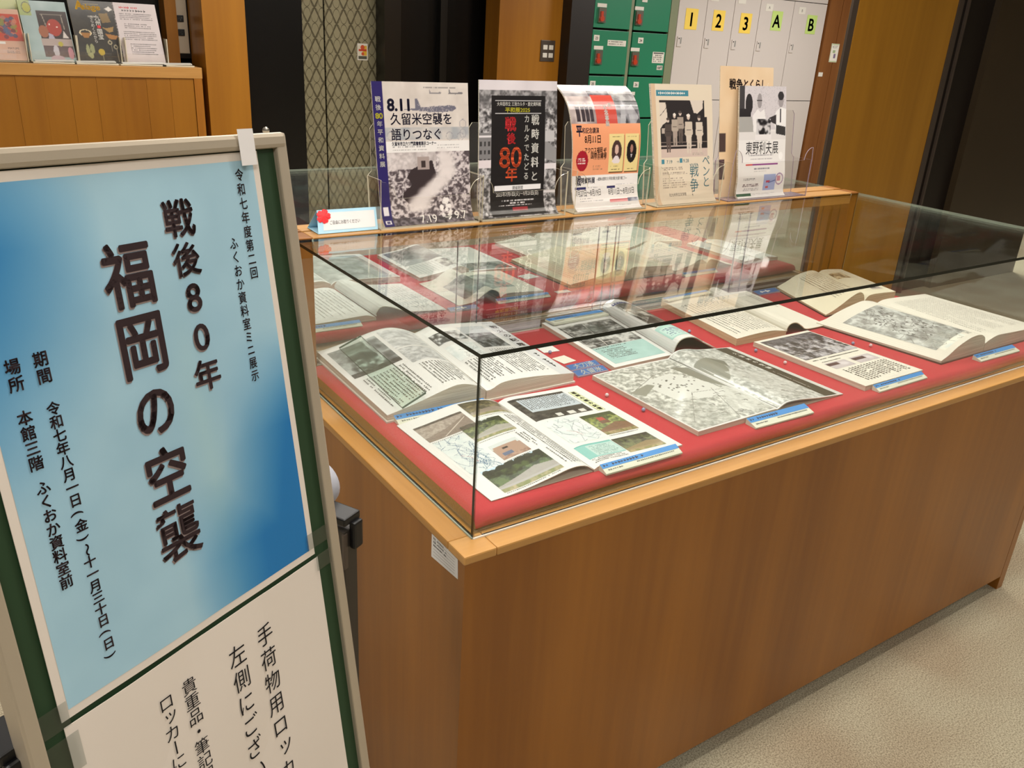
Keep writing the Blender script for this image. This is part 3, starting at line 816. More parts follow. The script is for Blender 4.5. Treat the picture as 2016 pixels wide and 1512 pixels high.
def b_color(g, t, mt):
    c = Cv(84, 112, 'caa189', 7).tex(0, 0, .36, 1, '5f6f9a', '8d97b4', 8)
    c.rect(.46, .1, .98, .62, 'b8462f'); 
    for i in range(40): c.ell(.55 + .33 * c.r.rand(), .17 + .38 * c.r.rand(), .05, .04, ['3c4a66', '4e5f80', '8a8640', '6a3440', 'c07a60'][i % 5], .8)
    c.rect(.0, .63, .6, .68, 'dcd9d2')
    picture('cover_picture', g, 0, 0, g.W, g.H, c.a, t, mt)
    Text(g).h('MAYUMI', .15, .055, .014, width=.045, anchor='c').marks(.12, .03, .19, .045, .007, .005, 1).done('lettering', 'ink_soft', t)
def b_green(g, t, mt):
    c = Cv(60, 90, 'b9bd83', 8).rect(.3, .0, .9, .05, 'd5cdb4').rect(.25, .0, .36, .1, '6a76a0').dash(.5, .12, .62, .4, 5, '39553c', 1, .9)
    picture('cover_picture', g, 0, 0, g.W, g.H, c.a, t, mt)
brochure('pale lavender printed text sheet standing in the rightmost counter holder', 'clear holder with the lavender sheet on the wooden counter', 0.365, 0.205, 0.29, b_lav)
brochure('black magazine with yellow masthead and old treasures on the wooden counter', 'clear holder with the black magazine on the wooden counter', 0.165, 0.205, 0.29, b_asia)
brochure('blue grey leaflet with a red balloon picture on the wooden counter', 'clear holder with the blue grey balloon leaflet on the counter', -0.055, 0.205, 0.275, b_balloon)
brochure('pinkish leaflet with a colourful painting on red at far left', 'clear holder with the pinkish painting leaflet at far left', -0.265, 0.205, 0.23, b_color)
t = thing('brochure', 'yellow green leaflet standing behind the painting leaflet at far left', 'brochure')
g = leaning(-0.245, YC + 0.11, BZ + 0.05, 0.19, 0.30, 0.2, -0.06); sheet('stack', g, 0.006, 'paper', t); b_green(g, t, 'print_gloss')
for k, (x0, x1) in enumerate([(-0.05, 0.14), (0.13, 0.33), (0.34, 0.56), (0.54, 0.70)]):
    t = thing('leaflet_tray', 'low clear leaflet tray lying before the %s' % ['balloon leaflet', 'black magazine', 'lavender sheet', 'right end of the brochures'][k], 'tray')
    box('tray_base', x0, x1, YC + 0.002, YC + 0.045, BZ - 0.001, BZ + 0.006, 'acrylic_edge', t, 0.001)
    obox('leaflet', ((x0 + x1) / 2, YC + 0.025, BZ + 0.012), ((1, 0, 0.02), (0, 1, 0.1), (0, -0.1, 1)), ((x1 - x0) / 2 - .01, 0.018, 0.002), 'cover_white', t)

# ================================================================== DISPLAY CASES
CW, CD, CH = 1.745, 0.672, 0.282
def display_case(y_front, y_back, sgn, label):
    """glass case on a wooden cabinet. y_front = glass side the visitor leans on, y_back = sliding-door side"""
    t = thing('display_case', label, 'display case')
    ya, yb = sorted((y_front, y_back))
    fx = lambda a, b2: (min(a, b2), max(a, b2))
    # cabinet
    yo = y_front - sgn * 0.031
    l, h = fx(yo, yo + sgn * 0.02)
    box('front_panel', -0.006, CW - 0.030, l, h, FLOOR + 0.043, -0.012, 'wood', t)
    l, h = fx(yo, y_back - sgn * 0.0)
    box('side_panel', -0.031, -0.006, l, h, FLOOR, -0.012, 'wood', t)
    box('side_panel', CW - 0.028, CW + 0.0, l - 0.000, h, FLOOR, -0.012, 'wood', t)
    l, h = fx(yo + sgn * 0.055, yo + sgn * 0.07)
    box('plinth', -0.006, CW - 0.03, l, h, FLOOR, FLOOR + 0.045, 'darkwall2', t)
    l, h = fx(y_back - sgn * 0.03, y_back + sgn * 0.0)
    box('back_panel', -0.006, CW - 0.03, l, h, FLOOR, -0.012, 'wood', t)
    # top frame, mitred bars with a bevelled outer edge
    def bar(name, p):
        V = p; F = [(0, 1, 2, 3), (7, 6, 5, 4), (0, 4, 5, 1), (1, 5, 6, 2), (2, 6, 7, 3), (3, 7, 4, 0)]
        return V, F
    yo2 = y_front - sgn * 0.034; yi = y_front + sgn * 0.012
    l, h = fx(yo2, yi)
    box('top_rail', 0.020, CW - 0.02, l, h, -0.014, 0.0, 'wood_x', t, 0.0025)
    box('corner_block', -0.034, 0.0195, l, h, -0.014, 0.0002, 'wood_x', t, 0.0025)
    l, h = fx(yi, y_back)
    box('top_rail', -0.034, 0.012, l, h, -0.014, 0.0, 'wood_y', t, 0.0025)
    box('top_rail', CW - 0.012, CW + 0.012, l, h, -0.014, 0.0, 'wood_y', t, 0.0025)
    l, h = fx(yi, y_back - sgn * 0.0)
    box('case_floor', 0.012, CW - 0.012, l, h, -0.014, -0.002, 'straw', t)
    # seals along the foot of the glass
    l, h = fx(y_front - sgn * 0.0022, y_front)
    box('seal', 0.0, CW, l, h, 0.0, 0.0025, 'white_line', t)
    box('seal', -0.0022, 0.0, ya, yb, 0.0, 0.0025, 'glass_edge_pale', t)
    # panes: faces clear, rims dark
    def pane(name, x0, x1, y0, y1, z0, z1, thin, edge='glass_edge'):
        V, F = boxg(x0, x1, y0, y1, z0, z1)
        mi = {'x': [1, 1, 1, 0, 1, 0], 'y': [1, 1, 0, 1, 0, 1], 'z': [0, 0, 1, 1, 1, 1]}[thin]
        return mk(name, V, F, ['glass', edge], t, mi)
    G = 0.006
    l, h = fx(y_front, y_front + sgn * G)
    pane('front_pane', 0.0, CW, l, h, 0.0, CH - G, 'y')
    l, h = fx(y_front + sgn * G, y_back)
    pane('side_pane', 0.0, G, l, h, 0.0, CH - G, 'x')
    pane('side_pane', CW - G, CW, l, h, 0.0, CH - G, 'x', 'glass_edge_pale')
    l, h = fx(y_front, y_back)
    V, F = boxg(0.0, CW, l, h, CH - G, CH)
    mk('top_pane', V, F, ['glass', 'glass_edge', 'glass_edge_pale'], t, [0, 0, 1, 2, 2, 1])
    # wooden back frame with sliding glass doors
    yb0, yb1 = fx(y_back, y_back + sgn * 0.052)
    box('back_rail', 0.036, CW - 0.036, yb0, yb1, CH - 0.030, CH + 0.002, 'wood_x', t, 0.0015)
    box('back_rail', 0.0, CW, yb0, yb1, -0.014, 0.004, 'bronze_strip', t, 0.0015)
    box('corner_post', 0.0, 0.0355, yb0, yb1, FLOOR, CH + 0.002, 'wood', t, 0.0015)
    box('corner_post', CW - 0.0355, CW, yb0, yb1, FLOOR, CH + 0.002, 'wood', t, 0.0015)
    yt = y_back + sgn * 0.012
    for k in range(2):
        l, h = fx(yt + sgn * 0.010 * k, yt + sgn * (0.010 * k + 0.003))
        box('track', 0.036, CW - 0.036, l, h, 0.004, 0.011, 'alu', t)
    for k, (x0, x1) in enumerate(([(0.036, 0.425), (0.376, 0.80), (0.765, 1.30), (1.27, CW - 0.036)] if sgn > 0 else [(0.036, 0.90), (0.88, CW - 0.036)])):
        l, h = fx(yt + sgn * (0.003 + 0.010 * (k % 2)), yt + sgn * (0.008 + 0.010 * (k % 2)))
        pane('sliding_door', x0, x1, l, h, 0.008, CH - 0.030, 'y')
    return t
display_case(0.0, CD, 1, 'glass topped display case on a wooden cabinet, nearest the viewer')
display_case(1.46, 0.7855, -1, 'second glass topped display case backing onto the near one')

BED = 0.024
def bed(y0, y1, label, seed):
    """board wrapped in red cloth that droops over the edge in soft folds"""
    t = thing('red_cloth_board', label, 'cloth')
    x0, x1 = 0.014, CW - 0.014
    rnd = np.random.RandomState(seed)
    n = 90
    xs_ = np.linspace(x0, x1, n); ph = rnd.rand(6) * 6
    def wav(x): return 0.0022 * (np.sin(x * 9 + ph[0]) + 0.6 * np.sin(x * 21 + ph[1]))
    prof = [(y1, -0.0015, 0), (y1, BED - 0.004, 0), (y1 - 0.004, BED, 0), (y0 + 0.016, BED, 0), (y0 + 0.006, BED - 0.003, .5), (y0 + 0.001, BED - 0.010, 1), (y0 - 0.001, 0.004, 1), (y0 + 0.003, 0.001, 1.0)]
    V = []; F = []
    for i, x in enumerate(xs_):
        e = min(1, (x - x0) / 0.006, (x1 - x) / 0.006)
        for (y, z, k) in prof:
            V.append((x, y - wav(x) * k, z - (0.004 * (1 - e) if z > 0.01 else 0) + (0.0035 * max(0, math.sin(x * 7 + ph[2])) * (1 if z < 0.006 and k else 0))))
    m_ = len(prof)
    for i in range(n - 1):
        for j in range(m_ - 1):
            F.append((i * m_ + j, (i + 1) * m_ + j, (i + 1) * m_ + j + 1, i * m_ + j + 1))
    F.append(tuple(range(m_))); F.append(tuple((n - 1) * m_ + j for j in range(m_))[::-1])
    o = mk('cloth', V, F, ['red', 'straw'], t, [0] * (len(F) - 2) + [1, 1], smooth=True); fixn(o)
    sm = np.ones(len(o.data.polygons), bool); sm[-2:] = False; o.data.polygons.foreach_set('use_smooth', sm)
    return t
bed(0.016, 0.664, 'red cloth covered board inside the near display case', 1)
bed(0.83, 1.44, 'red cloth covered board inside the far display case', 5)

# ------------------------------------------------------------------ books
def book(label, left=None, right=None, yn=0.0, yf=0.3, paper='paper', edges='page_edges', cover=None, name='open_book', cover_t=0.003, group=None, arch_back=None):
    """left/right: dict(near=[(x,z)..], far=[..], solid=bool); returns thing and page surfaces"""
    t = thing(name, label, 'book', group)
    S_ = {}
    zb = BED + (cover_t if cover else 0.0004)
    for side, d in (('left', left), ('right', right)):
        if not d: continue
        near = [(x, max(z, zb + 0.001)) for x, z in d['near']]; far = [(x, max(z, zb + 0.001)) for x, z in (d.get('far') or d['near'])]
        g = ruled(near, far, d.get('yn', yn), d.get('yf', yf))
        if d.get('solid', True): block('page_block', g, zb, paper, edges, t)
        else:
            sheet('lifted_page', g, d.get('th', 0.0018), paper, t, edges, arch_back)
            if d.get('under'):
                (ua, ub, uz) = d['under']
                box('page_block', ua, ub, yn + .001, yf - .001, BED + 0.0004, BED + uz, [edges], t, 0.0006)
        S_[side] = g
    if cover:
        xs_ = [p[0] for d in (left, right) if d for p in d['near'] + (d.get('far') or [])]
        dd = [d for d in (left, right) if d]
        xa = min(p[0] for p in dd[0]['near']); xb = max(p[0] for p in dd[-1]['near'])
        xc = min(p[0] for p in (dd[0].get('far') or dd[0]['near'])); xd = max(p[0] for p in (dd[-1].get('far') or dd[-1]['near']))
        e = 0.003
        V = [(xa - e, yn - e, BED), (xb + e, yn - e, BED), (xd + e, yf + e, BED), (xc - e, yf + e, BED)]
        V += [(x, y, BED + cover_t) for x, y, z in V]
        mk('cover', V, boxg(0, 1, 0, 1, 0, 1)[1], cover, t)
    return t, S_.get('left'), S_.get('right')
def pic(g, t, a, cv, m='print_matt', lab=None, name='printed_picture'):
    """a = (u0, v0, u1, v1) as fractions of the page"""
    return picture(name, g, a[0] * g.W, a[1] * g.H, a[2] * g.W, a[3] * g.H, cv.a, t, m, lab=lab)
def fm(T, a, *r, **k):
    g = T.g; return T.marks(a[0] * g.W, a[1] * g.H, a[2] * g.W, a[3] * g.H, *r, **k)

# 1 thick white history book weighed down by a glass strip
t, L, Rr = book('thick open hardcover with grey photographs under a green glass strip', 
    dict(near=[(0.040, 0.038), (0.097, 0.050), (0.150, 0.064), (0.186, 0.070), (0.222, 0.061), (0.243, 0.046)], far=[(0.046, 0.040), (0.105, 0.051), (0.165, 0.066), (0.205, 0.070), (0.240, 0.062), (0.270, 0.048)]),
    dict(near=[(0.245, 0.046), (0.257, 0.047), (0.284, 0.057), (0.347, 0.056), (0.452, 0.045)], far=[(0.270, 0.048), (0.285, 0.052), (0.310, 0.059), (0.375, 0.056), (0.470, 0.047)]),
    0.357, 0.695, cover='cover_white', cover_t=0.0035)
pic(L, t, (.05, .50, .52, .93), smoke_photo(74, 110, 3))
pic(L, t, (.56, .66, .96, .96), Cv(60, 74, 'cfd0d0', 5).tex(0, 0, 1, 1, 'a9abac', 'dfe0e0', 9, 4, 1.3))
pic(L, t, (.56, .42, .96, .64), Cv(60, 56, 'cfd0d0', 6).tex(0, 0, 1, 1, '9b9d9e', 'd4d5d5', 12, 4, 1.6))
T = Text(L); fm(T, (.56, .06, .95, .38), .0065, .0062, 2, vertical=True); fm(T, (.06, .05, .5, .45), .0068, .0064, 4, vertical=True); T.done('printed_text', 'ink_soft', t)
pic(Rr, t, (.84, .0, .995, .985), Cv(16, 110, 'cdced0', 1)); 
pic(Rr, t, (.45, .52, .78, .92), Cv(60, 90, 'cfd2d4', 9).rect(0, 0, 1, .4, 'c5c9cc').tex(0, .35, 1, 1, '2e3030', '8f9494', 8, 4, 2))
pic(Rr, t, (.06, .70, .42, .93), Cv(60, 44, 'e6e6e4', 8).tex(0, .3, 1, 1, '3b3d3d', 'd0d2d2', 9, 3, 2.2))
pic(Rr, t, (.08, .42, .40, .64), map_pic(50, 44, 3, 'eeeeec', 'b0b0b0'))
Text(Rr).v('戦火の記録', .915 * Rr.W, .88 * Rr.H, .020, .030, bold=.02).done('heading', 'ink', t)
T = Text(Rr); T.off = .0008; fm(T, (.885, .06, .94, .36), .011, .012, 3, vertical=True, thick=.8); T.done('subheading', 'ink', t)
T = Text(Rr); fm(T, (.06, .06, .40, .38), .0065, .0062, 2, vertical=True); fm(T, (.43, .06, .80, .48), .0065, .0062, 9, vertical=True); T.done('printed_text', 'ink_soft', t)
gp = thing('glass_strip', 'narrow greenish glass plate lying on the left page of the thick book', 'glass plate')
A = [L.at(.16 * L.W, .90 * L.H, .002), L.at(.40 * L.W, .94 * L.H, .003), L.at(.38 * L.W, .02 * L.H, .004), L.at(.12 * L.W, -.0 * L.H, .003)]
A[3] = A[3] - np.array([0, .012, 0]); A[2] = A[2] - np.array([0, .012, 0])
A = np.array(A); nrm = np.cross(A[1] - A[0], A[3] - A[0]); nrm /= np.linalg.norm(nrm); nrm *= np.sign(nrm[2])
A[2] = A[1] + (A[3] - A[0]); A = A + nrm * .0045
V = list(A) + list(A + nrm * .004)
gmat = glass('green_glass', (0.93, 0.985, 0.955)); M['green_glass'] = gmat
M['green_rim'] = mat('green_glass_rim', '35574c', 0.15)
mk('plate', V, [(0, 3, 2, 1), (4, 5, 6, 7), (0, 1, 5, 4), (1, 2, 6, 5), (2, 3, 7, 6), (3, 0, 4, 7)], ['green_glass', 'green_rim'], gp, [0, 0, 1, 1, 1, 1]); 

# 2 magazine with colour photographs, front left
t, L, Rr = book('open magazine with small colour photographs in the front left corner',
    dict(near=[(0.056, 0.0260), (0.092, 0.027), (0.129, 0.031), (0.169, 0.038), (0.205, 0.044), (0.232, 0.041), (0.251, 0.029)], far=[(0.047, 0.0260), (0.080, 0.031), (0.115, 0.037), (0.167, 0.044), (0.221, 0.042), (0.246, 0.034), (0.257, 0.028)], solid=False, th=.0012, under=(.07, .25, .002)),
    dict(near=[(0.252, 0.029), (0.262, 0.033), (0.284, 0.035), (0.33, 0.032), (0.448, 0.0275)], far=[(0.258, 0.028), (0.270, 0.033), (0.29, 0.034), (0.33, 0.032), (0.445, 0.0275)]),
    0.041, 0.335)
pic(L, t, (.07, .70, .52, .90), Cv(88, 58, '9a8f88', 2).tex(0, 0, 1, 1, '8d8178', 'b3a79d', 24, 3, 1.4).poly([(0, .75), (.45, .6), (1, .25), (1, 1), (0, 1)], '6f5f56', .6).line([(.35, .95), (.95, .35)], .02, 'c9bdb2').tex(0, 0, 1, .12, '2c2522', '5a4f48', 20), 'print_gloss')
pic(L, t, (.56, .79, .97, .985), trees_photo(80, 56, 7, 'b4aea6', '33301f', '7a7048', '8f8378', .0), 'print_gloss')
pic(L, t, (.37, .54, .76, .74), trees_photo(76, 58, 9, 'b9c0be', '243020', '7f8a4c', 'aaa59f', .12), 'print_gloss')
pic(L, t, (.40, .29, .66, .46), Cv(52, 50, 'a58a7c', 4).rect(0, 0, 1, .3, 'c9cfcf').rect(.05, .2, .9, .8, 'a98a78').rect(.3, .35, .5, .45, '2c2420').rect(.15, .62, .5, .95, '5f6a84').tex(0, .8, 1, 1, '8a6a5c', 'b39482', 14), 'print_gloss')
pic(L, t, (.15, .03, .71, .27), trees_photo(108, 70, 12, 'bcd2e2', '1f2414', '4f6030', 'aea8a6', .1), 'print_gloss')
pic(L, t, (.08, .27, .36, .68), map_pic(56, 118, 8, 'dadedd', '56708c', 44, 'b04050'))
T = Text(L); fm(T, (.80, .05, .97, .74), .0055, .0052, 2, vertical=True); fm(T, (.69, .30, .78, .50), .0055, .0052, 5, vertical=True); fm(T, (.74, .05, .79, .26), .0055, .0052, 6, vertical=True)
for (a, b2, c2) in [(.08, .52, .675), (.57, .97, .765), (.38, .76, .515), (.41, .66, .265), (.16, .7, .012)]: fm(T, (a, c2, b2, c2 + .014), .004, .0035, 7)
T.done('printed_text', 'ink_soft', t)
c = Cv(100, 120, '33302c', 3).tex(0, 0, 1, 1, '24211d', '57524a', 14, 3).rect(.12, .08, .99, .66, 'b9c3cb').rect(.1, .7, 1, .8, '3a3731').rect(.4, .84, .5, .97, 'd0cec8').rect(.6, .84, .72, .97, 'd0cec8').rect(.8, .85, .9, .97, 'd0cec8')
pic(Rr, t, (.06, .62, .74, .955), c)
pic(Rr, t, (.78, .60, .87, .92), Cv(14, 70, 'dfe4b4', 1).rect(0, 0, 1, .012, '55603c').rect(0, .985, 1, 1, '55603c').rect(0, 0, .08, 1, '55603c').rect(.92, 0, 1, 1, '55603c'))
pic(Rr, t, (.50, .29, .88, .57), trees_photo(74, 84, 15, 'd2dcc0', '35441e', '98a44c', '75503c', .05).rect(.35, .2, .55, .36, 'b03c34').rect(.3, .36, .6, .5, '6b4a38') , 'print_gloss')
pic(Rr, t, (.46, .05, .88, .23), trees_photo(82, 52, 18, 'd2d2ce', '26261c', '5c6438', '94805c', .0), 'print_gloss')
pic(Rr, t, (.05, .08, .45, .235), Cv(70, 42, '86bcb6', 3).rect(.25, .15, .97, .92, 'b4ccc8').dash(.3, .2, .95, .9, 8, '6f908c').rect(0, 0, 1, .06, '5faaa2'))
pic(Rr, t, (.08, .27, .46, .59), map_pic(70, 90, 5, 'dfe1e0', '8d979d', 30, 'c07070'))
T = Text(Rr); T.off = .0010; fm(T, (.15, .745, .72, .925), .0056, .005, 5, vertical=True); fm(T, (.06, .02, .44, .075), .0045, .004, 3); fm(T, (.5, .25, .86, .28), .005, .004, 4); T.done('printed_text', 'ink_soft', t)
T = Text(Rr); T.off = .0008; T.v('福岡の戦の記憶', .825 * Rr.W, .895 * Rr.H, .0105, .0132, bold=.03).done('heading', 'ink', t)

# 3 large aerial-photo spread, centre front
t, L, Rr = book('large open picture book showing a grey aerial photograph of a bombed town',
    dict(near=[(0.502, 0.034), (0.60, 0.035), (0.700, 0.036), (0.714, 0.034)], far=[(0.497, 0.034), (0.6, 0.036), (0.700, 0.036), (0.712, 0.035)]),
    dict(near=[(0.713, 0.034), (0.722, 0.038), (0.740, 0.044), (0.778, 0.042), (0.846, 0.033), (0.916, 0.027)], far=[(0.706, 0.035), (0.716, 0.044), (0.732, 0.050), (0.760, 0.049), (0.805, 0.041), (0.902, 0.031)], solid=False, th=.0022, under=(.715, .90, .0025)),
    0.057, 0.352)
c = Cv(150, 205, 'c2c3bd', 21).tex(0, 0, 1, 1, '8f918a', 'dcddd7', 30, 4, 2.0)
c.poly([(.25, .26), (.7, .22), (.88, .46), (.9, .7), (.3, .62)], 'd5d6d1').poly([(.55, .9), (1, .5), (1, .98)], 'cdcec8', .7)
for i in range(34): 
    x, y = .35 + .45 * c.r.rand(), .28 + .25 * c.r.rand(); c.rect(x, y, x + .022, y + .008 + .01 * c.r.rand(), '55554f')
for p_ in [[(0, .38), (.5, .2), (1, .14)], [(.1, .9), (.55, .55), (.9, .6)], [(.55, .98), (.8, .55)], [(0, .62), (.6, .95)]]: c.line(p_, .006, '64655f')
for i in range(16):
    x, y = .2 + .7 * c.r.rand(), .55 + .42 * c.r.rand(); c.line([(x, y), (x + .05, y + .002), (x + .05, y + .02)], .009, '55564f')
c.poly([(.80, .14), (1, .20), (1, .62), (.86, .44)], '7c7d72').poly([(.02, .36), (.3, .3), (.35, .34), (.1, .45)], '8a8b80')
c.tex(.0, .6, .5, 1, '8f9189', 'cfd0ca', 30, 3, 2, .5)
pic(L, t, (.012, .012, .985, .985), c, 'print_gloss')
c = Cv(150, 205, 'c9cac5', 22).tex(0, 0, 1, 1, '9a9c96', 'dddeda', 28, 4, 1.9)
c.poly([(0, .26), (.06, .22), (.3, .18), (.42, .24), (.26, .42), (.1, .54), (0, .56)], '84857a').poly([(.3, .2), (.46, .26), (.34, .38)], '6f7066')
c.rect(.04, .42, .058, 1.0, 'e6e6e2').rect(.0, .0, .012, 1, '6f706a').poly([(.15, .45), (.7, .5), (.7, .8), (.2, .95)], 'd2d3ce', .6)
for i in range(16):
    x, y = .15 + .5 * c.r.rand(), .45 + .5 * c.r.rand(); c.line([(x, y), (x + .06 * c.r.rand(), y + .004), (x + .06, y + .03)], .008, '5b5c56')
c.rect(.735, 0, .93, 1, '3f3b2e').rect(.93, 0, 1, 1, 'd4d4d0').rect(.70, .5, .735, 1, 'd4d4d0', .3)
pic(Rr, t, (.01, .01, .99, .99), c, 'print_gloss')
T = Text(Rr); T.off = .0008; T.v('久留米の空襲', .845 * Rr.W, .86 * Rr.H, .0135, .0185, bold=.03); T.marks(.77 * Rr.W, .10 * Rr.H, .80 * Rr.W, .48 * Rr.H, .004, .004, 3, vertical=True); T.done('heading', 'ink_white', t)

# 4 book with a bulging curled page, centre back
t, L, Rr = book('open book with pale green panels and a high curled page, behind the aerial spread',
    dict(near=[(0.567, 0.034), (0.62, 0.035), (0.70, 0.036), (0.735, 0.036)], far=[(0.596, 0.034), (0.66, 0.036), (0.76, 0.037), (0.787, 0.036)]),
    dict(near=[(0.736, 0.036), (0.736, 0.048), (0.745, 0.064), (0.765, 0.071), (0.797, 0.067), (0.832, 0.048), (0.874, 0.0275)], far=[(0.788, 0.036), (0.782, 0.048), (0.790, 0.061), (0.815, 0.066), (0.850, 0.058), (0.885, 0.042), (0.915, 0.028)], solid=False, th=.0022),
    0.365, 0.668, arch_back='cover_dark')
pic(L, t, (.08, .36, .93, .84), city(110, 100, 31, '2c2b2a', 'b9b9b6', 5).ell(.55, .3, .3, .2, '35403a', .5, .7).ell(.6, .75, .25, .2, 'cfcfcc', .4, .7).poly([(.0, .0), (1, .0), (1, .05), (0, .06)], 'b5b5b0', .5))
pic(L, t, (.08, .05, .93, .355), Cv(40, 34, 'a0c2be', 2).tex(0, 0, 1, 1, '9abcb8', 'a8c8c4', 4))
T = Text(L); T.off = .0008; fm(T, (.12, .315, .8, .345), .007, .006, 1, thick=.7); fm(T, (.16, .12, .6, .30), .0075, .005, 3); T.done('printed_text', 'ink_soft', t)
pic(Rr, t, (.20, .30, .95, .88), city(90, 84, 41, '3a3632', 'cfcbc4', 4).ell(.35, .25, .22, .16, '2e2624', .9, .3).poly([(0, .8), (.3, .6), (.2, 1)], '332a28', .8), 'print_gloss')
pic(Rr, t, (.16, .06, .62, .29), Cv(52, 34, 'a7ccc6', 2).rect(.06, .2, .94, .9, 'bcd8d2').dash(.12, .25, .9, .85, 5, '6a7c94'))
pic(Rr, t, (.18, .885, .62, .925), Cv(44, 8, '24307c', 2))
T = Text(Rr); T.off = .0008; fm(T, (.20, .89, .60, .92), .008, .008, 4, thick=.8, ragged=0); T.done('banner_text', 'ink_white', t)

# 5 yellowish text book with a rolled page
t, L, Rr = book('open text book with a narrow rolled page, right of the curled page book',
    dict(near=[(0.936, 0.042), (1.0, 0.045), (1.06, 0.044), (1.112, 0.036)], far=[(0.985, 0.040), (1.05, 0.043), (1.12, 0.042), (1.158, 0.037)]),
    dict(near=[(1.113, 0.034), (1.113, 0.044), (1.125, 0.053), (1.147, 0.052), (1.170, 0.040), (1.192, 0.030), (1.27, 0.029)], far=[(1.158, 0.037), (1.158, 0.048), (1.170, 0.055), (1.190, 0.052), (1.215, 0.040), (1.240, 0.032), (1.313, 0.029)], solid=False, th=.002),
    0.365, 0.672, paper='paper_warm', edges='page_edges_old', arch_back='cover_dark')
T = Text(L); fm(T, (.08, .06, .94, .80), .0115, .0065, 5, vertical=True, thick=.34, ragged=.5); T.done('printed_text', 'ink_soft', t)
T = Text(Rr); fm(T, (.22, .72, .5, .9), .012, .007, 5, vertical=True, thick=.5); fm(T, (.2, .35, .55, .6), .010, .006, 8, vertical=True, thick=.35); fm(T, (.72, .5, .92, .9), .012, .006, 9, vertical=True, thick=.3); T.done('printed_text', 'ink_soft', t)

# 6 flat booklet page with ruins photograph
t = thing('picture_booklet', 'flat cream booklet with a ruins photograph and lines of text', 'book')
g = ruled([(0.977, 0.0355), (1.183, 0.0355)], [(0.972, 0.0355), (1.166, 0.0355)], 0.049, 0.345, 6)
block('page_block', g, BED + .0004, 'paper_warm', 'page_edges', t)
pic(g, t, (.05, .53, .98, .965), city(150, 100, 51, '322f33', 'c4c2c8', 3).tex(0, 0, 1, .25, '2e2b30', '6f6d74', 20, 3, 1.5, .7), 'print_gloss')
pic(g, t, (.14, .31, .49, .42), Cv(46, 22, 'bcb2b4', 1).rect(0, .15, .55, .5, '4a2626').ell(.7, .5, .25, .3, 'd5ced0', .8, .5))
pic(g, t, (.57, .31, .92, .42), Cv(46, 22, 'bcb2b4', 1).rect(0, .2, .6, .55, '4a2626').ell(.75, .5, .2, .3, 'd5ced0', .8, .5))
T = Text(g); fm(T, (.1, .47, .95, .505), .007, .005, 2, thick=.7); fm(T, (.14, .05, .93, .28), .0105, .006, 4, vertical=True, thick=.6); fm(T, (.16, .435, .5, .455), .006, .004, 6); T.done('printed_text', 'ink_brown', t)

# 7 thick book, back right
t, L, Rr = book('thick old open book at the right back corner of the near case',
    dict(near=[(1.337, 0.030), (1.36, 0.036), (1.396, 0.050), (1.436, 0.068), (1.468, 0.076), (1.488, 0.066), (1.495, 0.050)], far=[(1.422, 0.032), (1.455, 0.042), (1.50, 0.058), (1.553, 0.066), (1.585, 0.063), (1.60, 0.055)]),
    dict(near=[(1.497, 0.048), (1.510, 0.060), (1.53, 0.063), (1.566, 0.062), (1.637, 0.058)], far=[(1.602, 0.055), (1.615, 0.061), (1.635, 0.062), (1.665, 0.060), (1.712, 0.055)]),
    0.42, 0.655, paper='paper_yellowed', edges='page_edges_old', cover='cover_dark')
T = Text(L); fm(T, (.35, .12, .9, .9), .009, .006, 5, vertical=True, thick=.36); T.done('printed_text', 'ink_soft', t)
pic(Rr, t, (.12, .62, .62, .84), Cv(50, 36, 'c9b894', 4).tex(0, 0, 1, 1, '6b5a44', 'cdbb98', 6, 3, 2.2), name='printed_picture')
pic(Rr, t, (.5, .14, .85, .24), Cv(40, 14, 'bdb0a4', 4).rect(0, .1, .9, .7, '9a8f88').rect(.1, .25, .6, .6, '4f4a48'))

# 8 large open book with map photograph, front right
t, L, Rr = book('big cream open book with a large map photograph, right end of the near case',
    dict(near=[(1.288, 0.032), (1.315, 0.042), (1.347, 0.058), (1.394, 0.072), (1.432, 0.074), (1.458, 0.064), (1.466, 0.047)], far=[(1.253, 0.031), (1.29, 0.036), (1.34, 0.050), (1.40, 0.062), (1.436, 0.066), (1.475, 0.060), (1.50, 0.052)]),
    dict(near=[(1.468, 0.047), (1.480, 0.052), (1.515, 0.060), (1.56, 0.059), (1.725, 0.052)], far=[(1.502, 0.052), (1.52, 0.057), (1.55, 0.058), (1.60, 0.056), (1.727, 0.050)]),
    0.068, 0.385, paper='paper_warm', edges='page_edges', cover='cover_dark')
c = map_pic(130, 170, 61, 'b4b5b1', '44413e', 30); c.tex(0, 0, 1, 1, '75736e', 'd2d3ce', 10, 4, 2.0, .7)
for i in range(60): c.ell(.2 + .7 * c.r.rand(), .05 + .8 * c.r.rand(), .02 * c.r.rand() + .004, .02 * c.r.rand() + .004, '2f2c2a', .8)
for i in range(12): c.ring(.2 + .6 * c.r.rand(), .2 + .6 * c.r.rand(), .06, .05, .06, '3a3836', .8)
pic(L, t, (.16, .10, .74, .86), c)
pic(L, t, (.20, .05, .60, .22), map_pic(70, 40, 66, 'e9e6d6', '8a867c', 10))
T = Text(L); T.off = .0008; fm(T, (.62, .04, .74, .16), .006, .005, 5, vertical=True); fm(T, (.80, .04, .86, .40), .008, .005, 4, vertical=True, thick=.2); T.done('printed_text', 'ink_soft', t)
T = Text(Rr); fm(T, (.12, .1, .9, .9), .010, .006, 7, vertical=True, thick=.3, ragged=.6); T.done('printed_text', 'ink_pale', t)

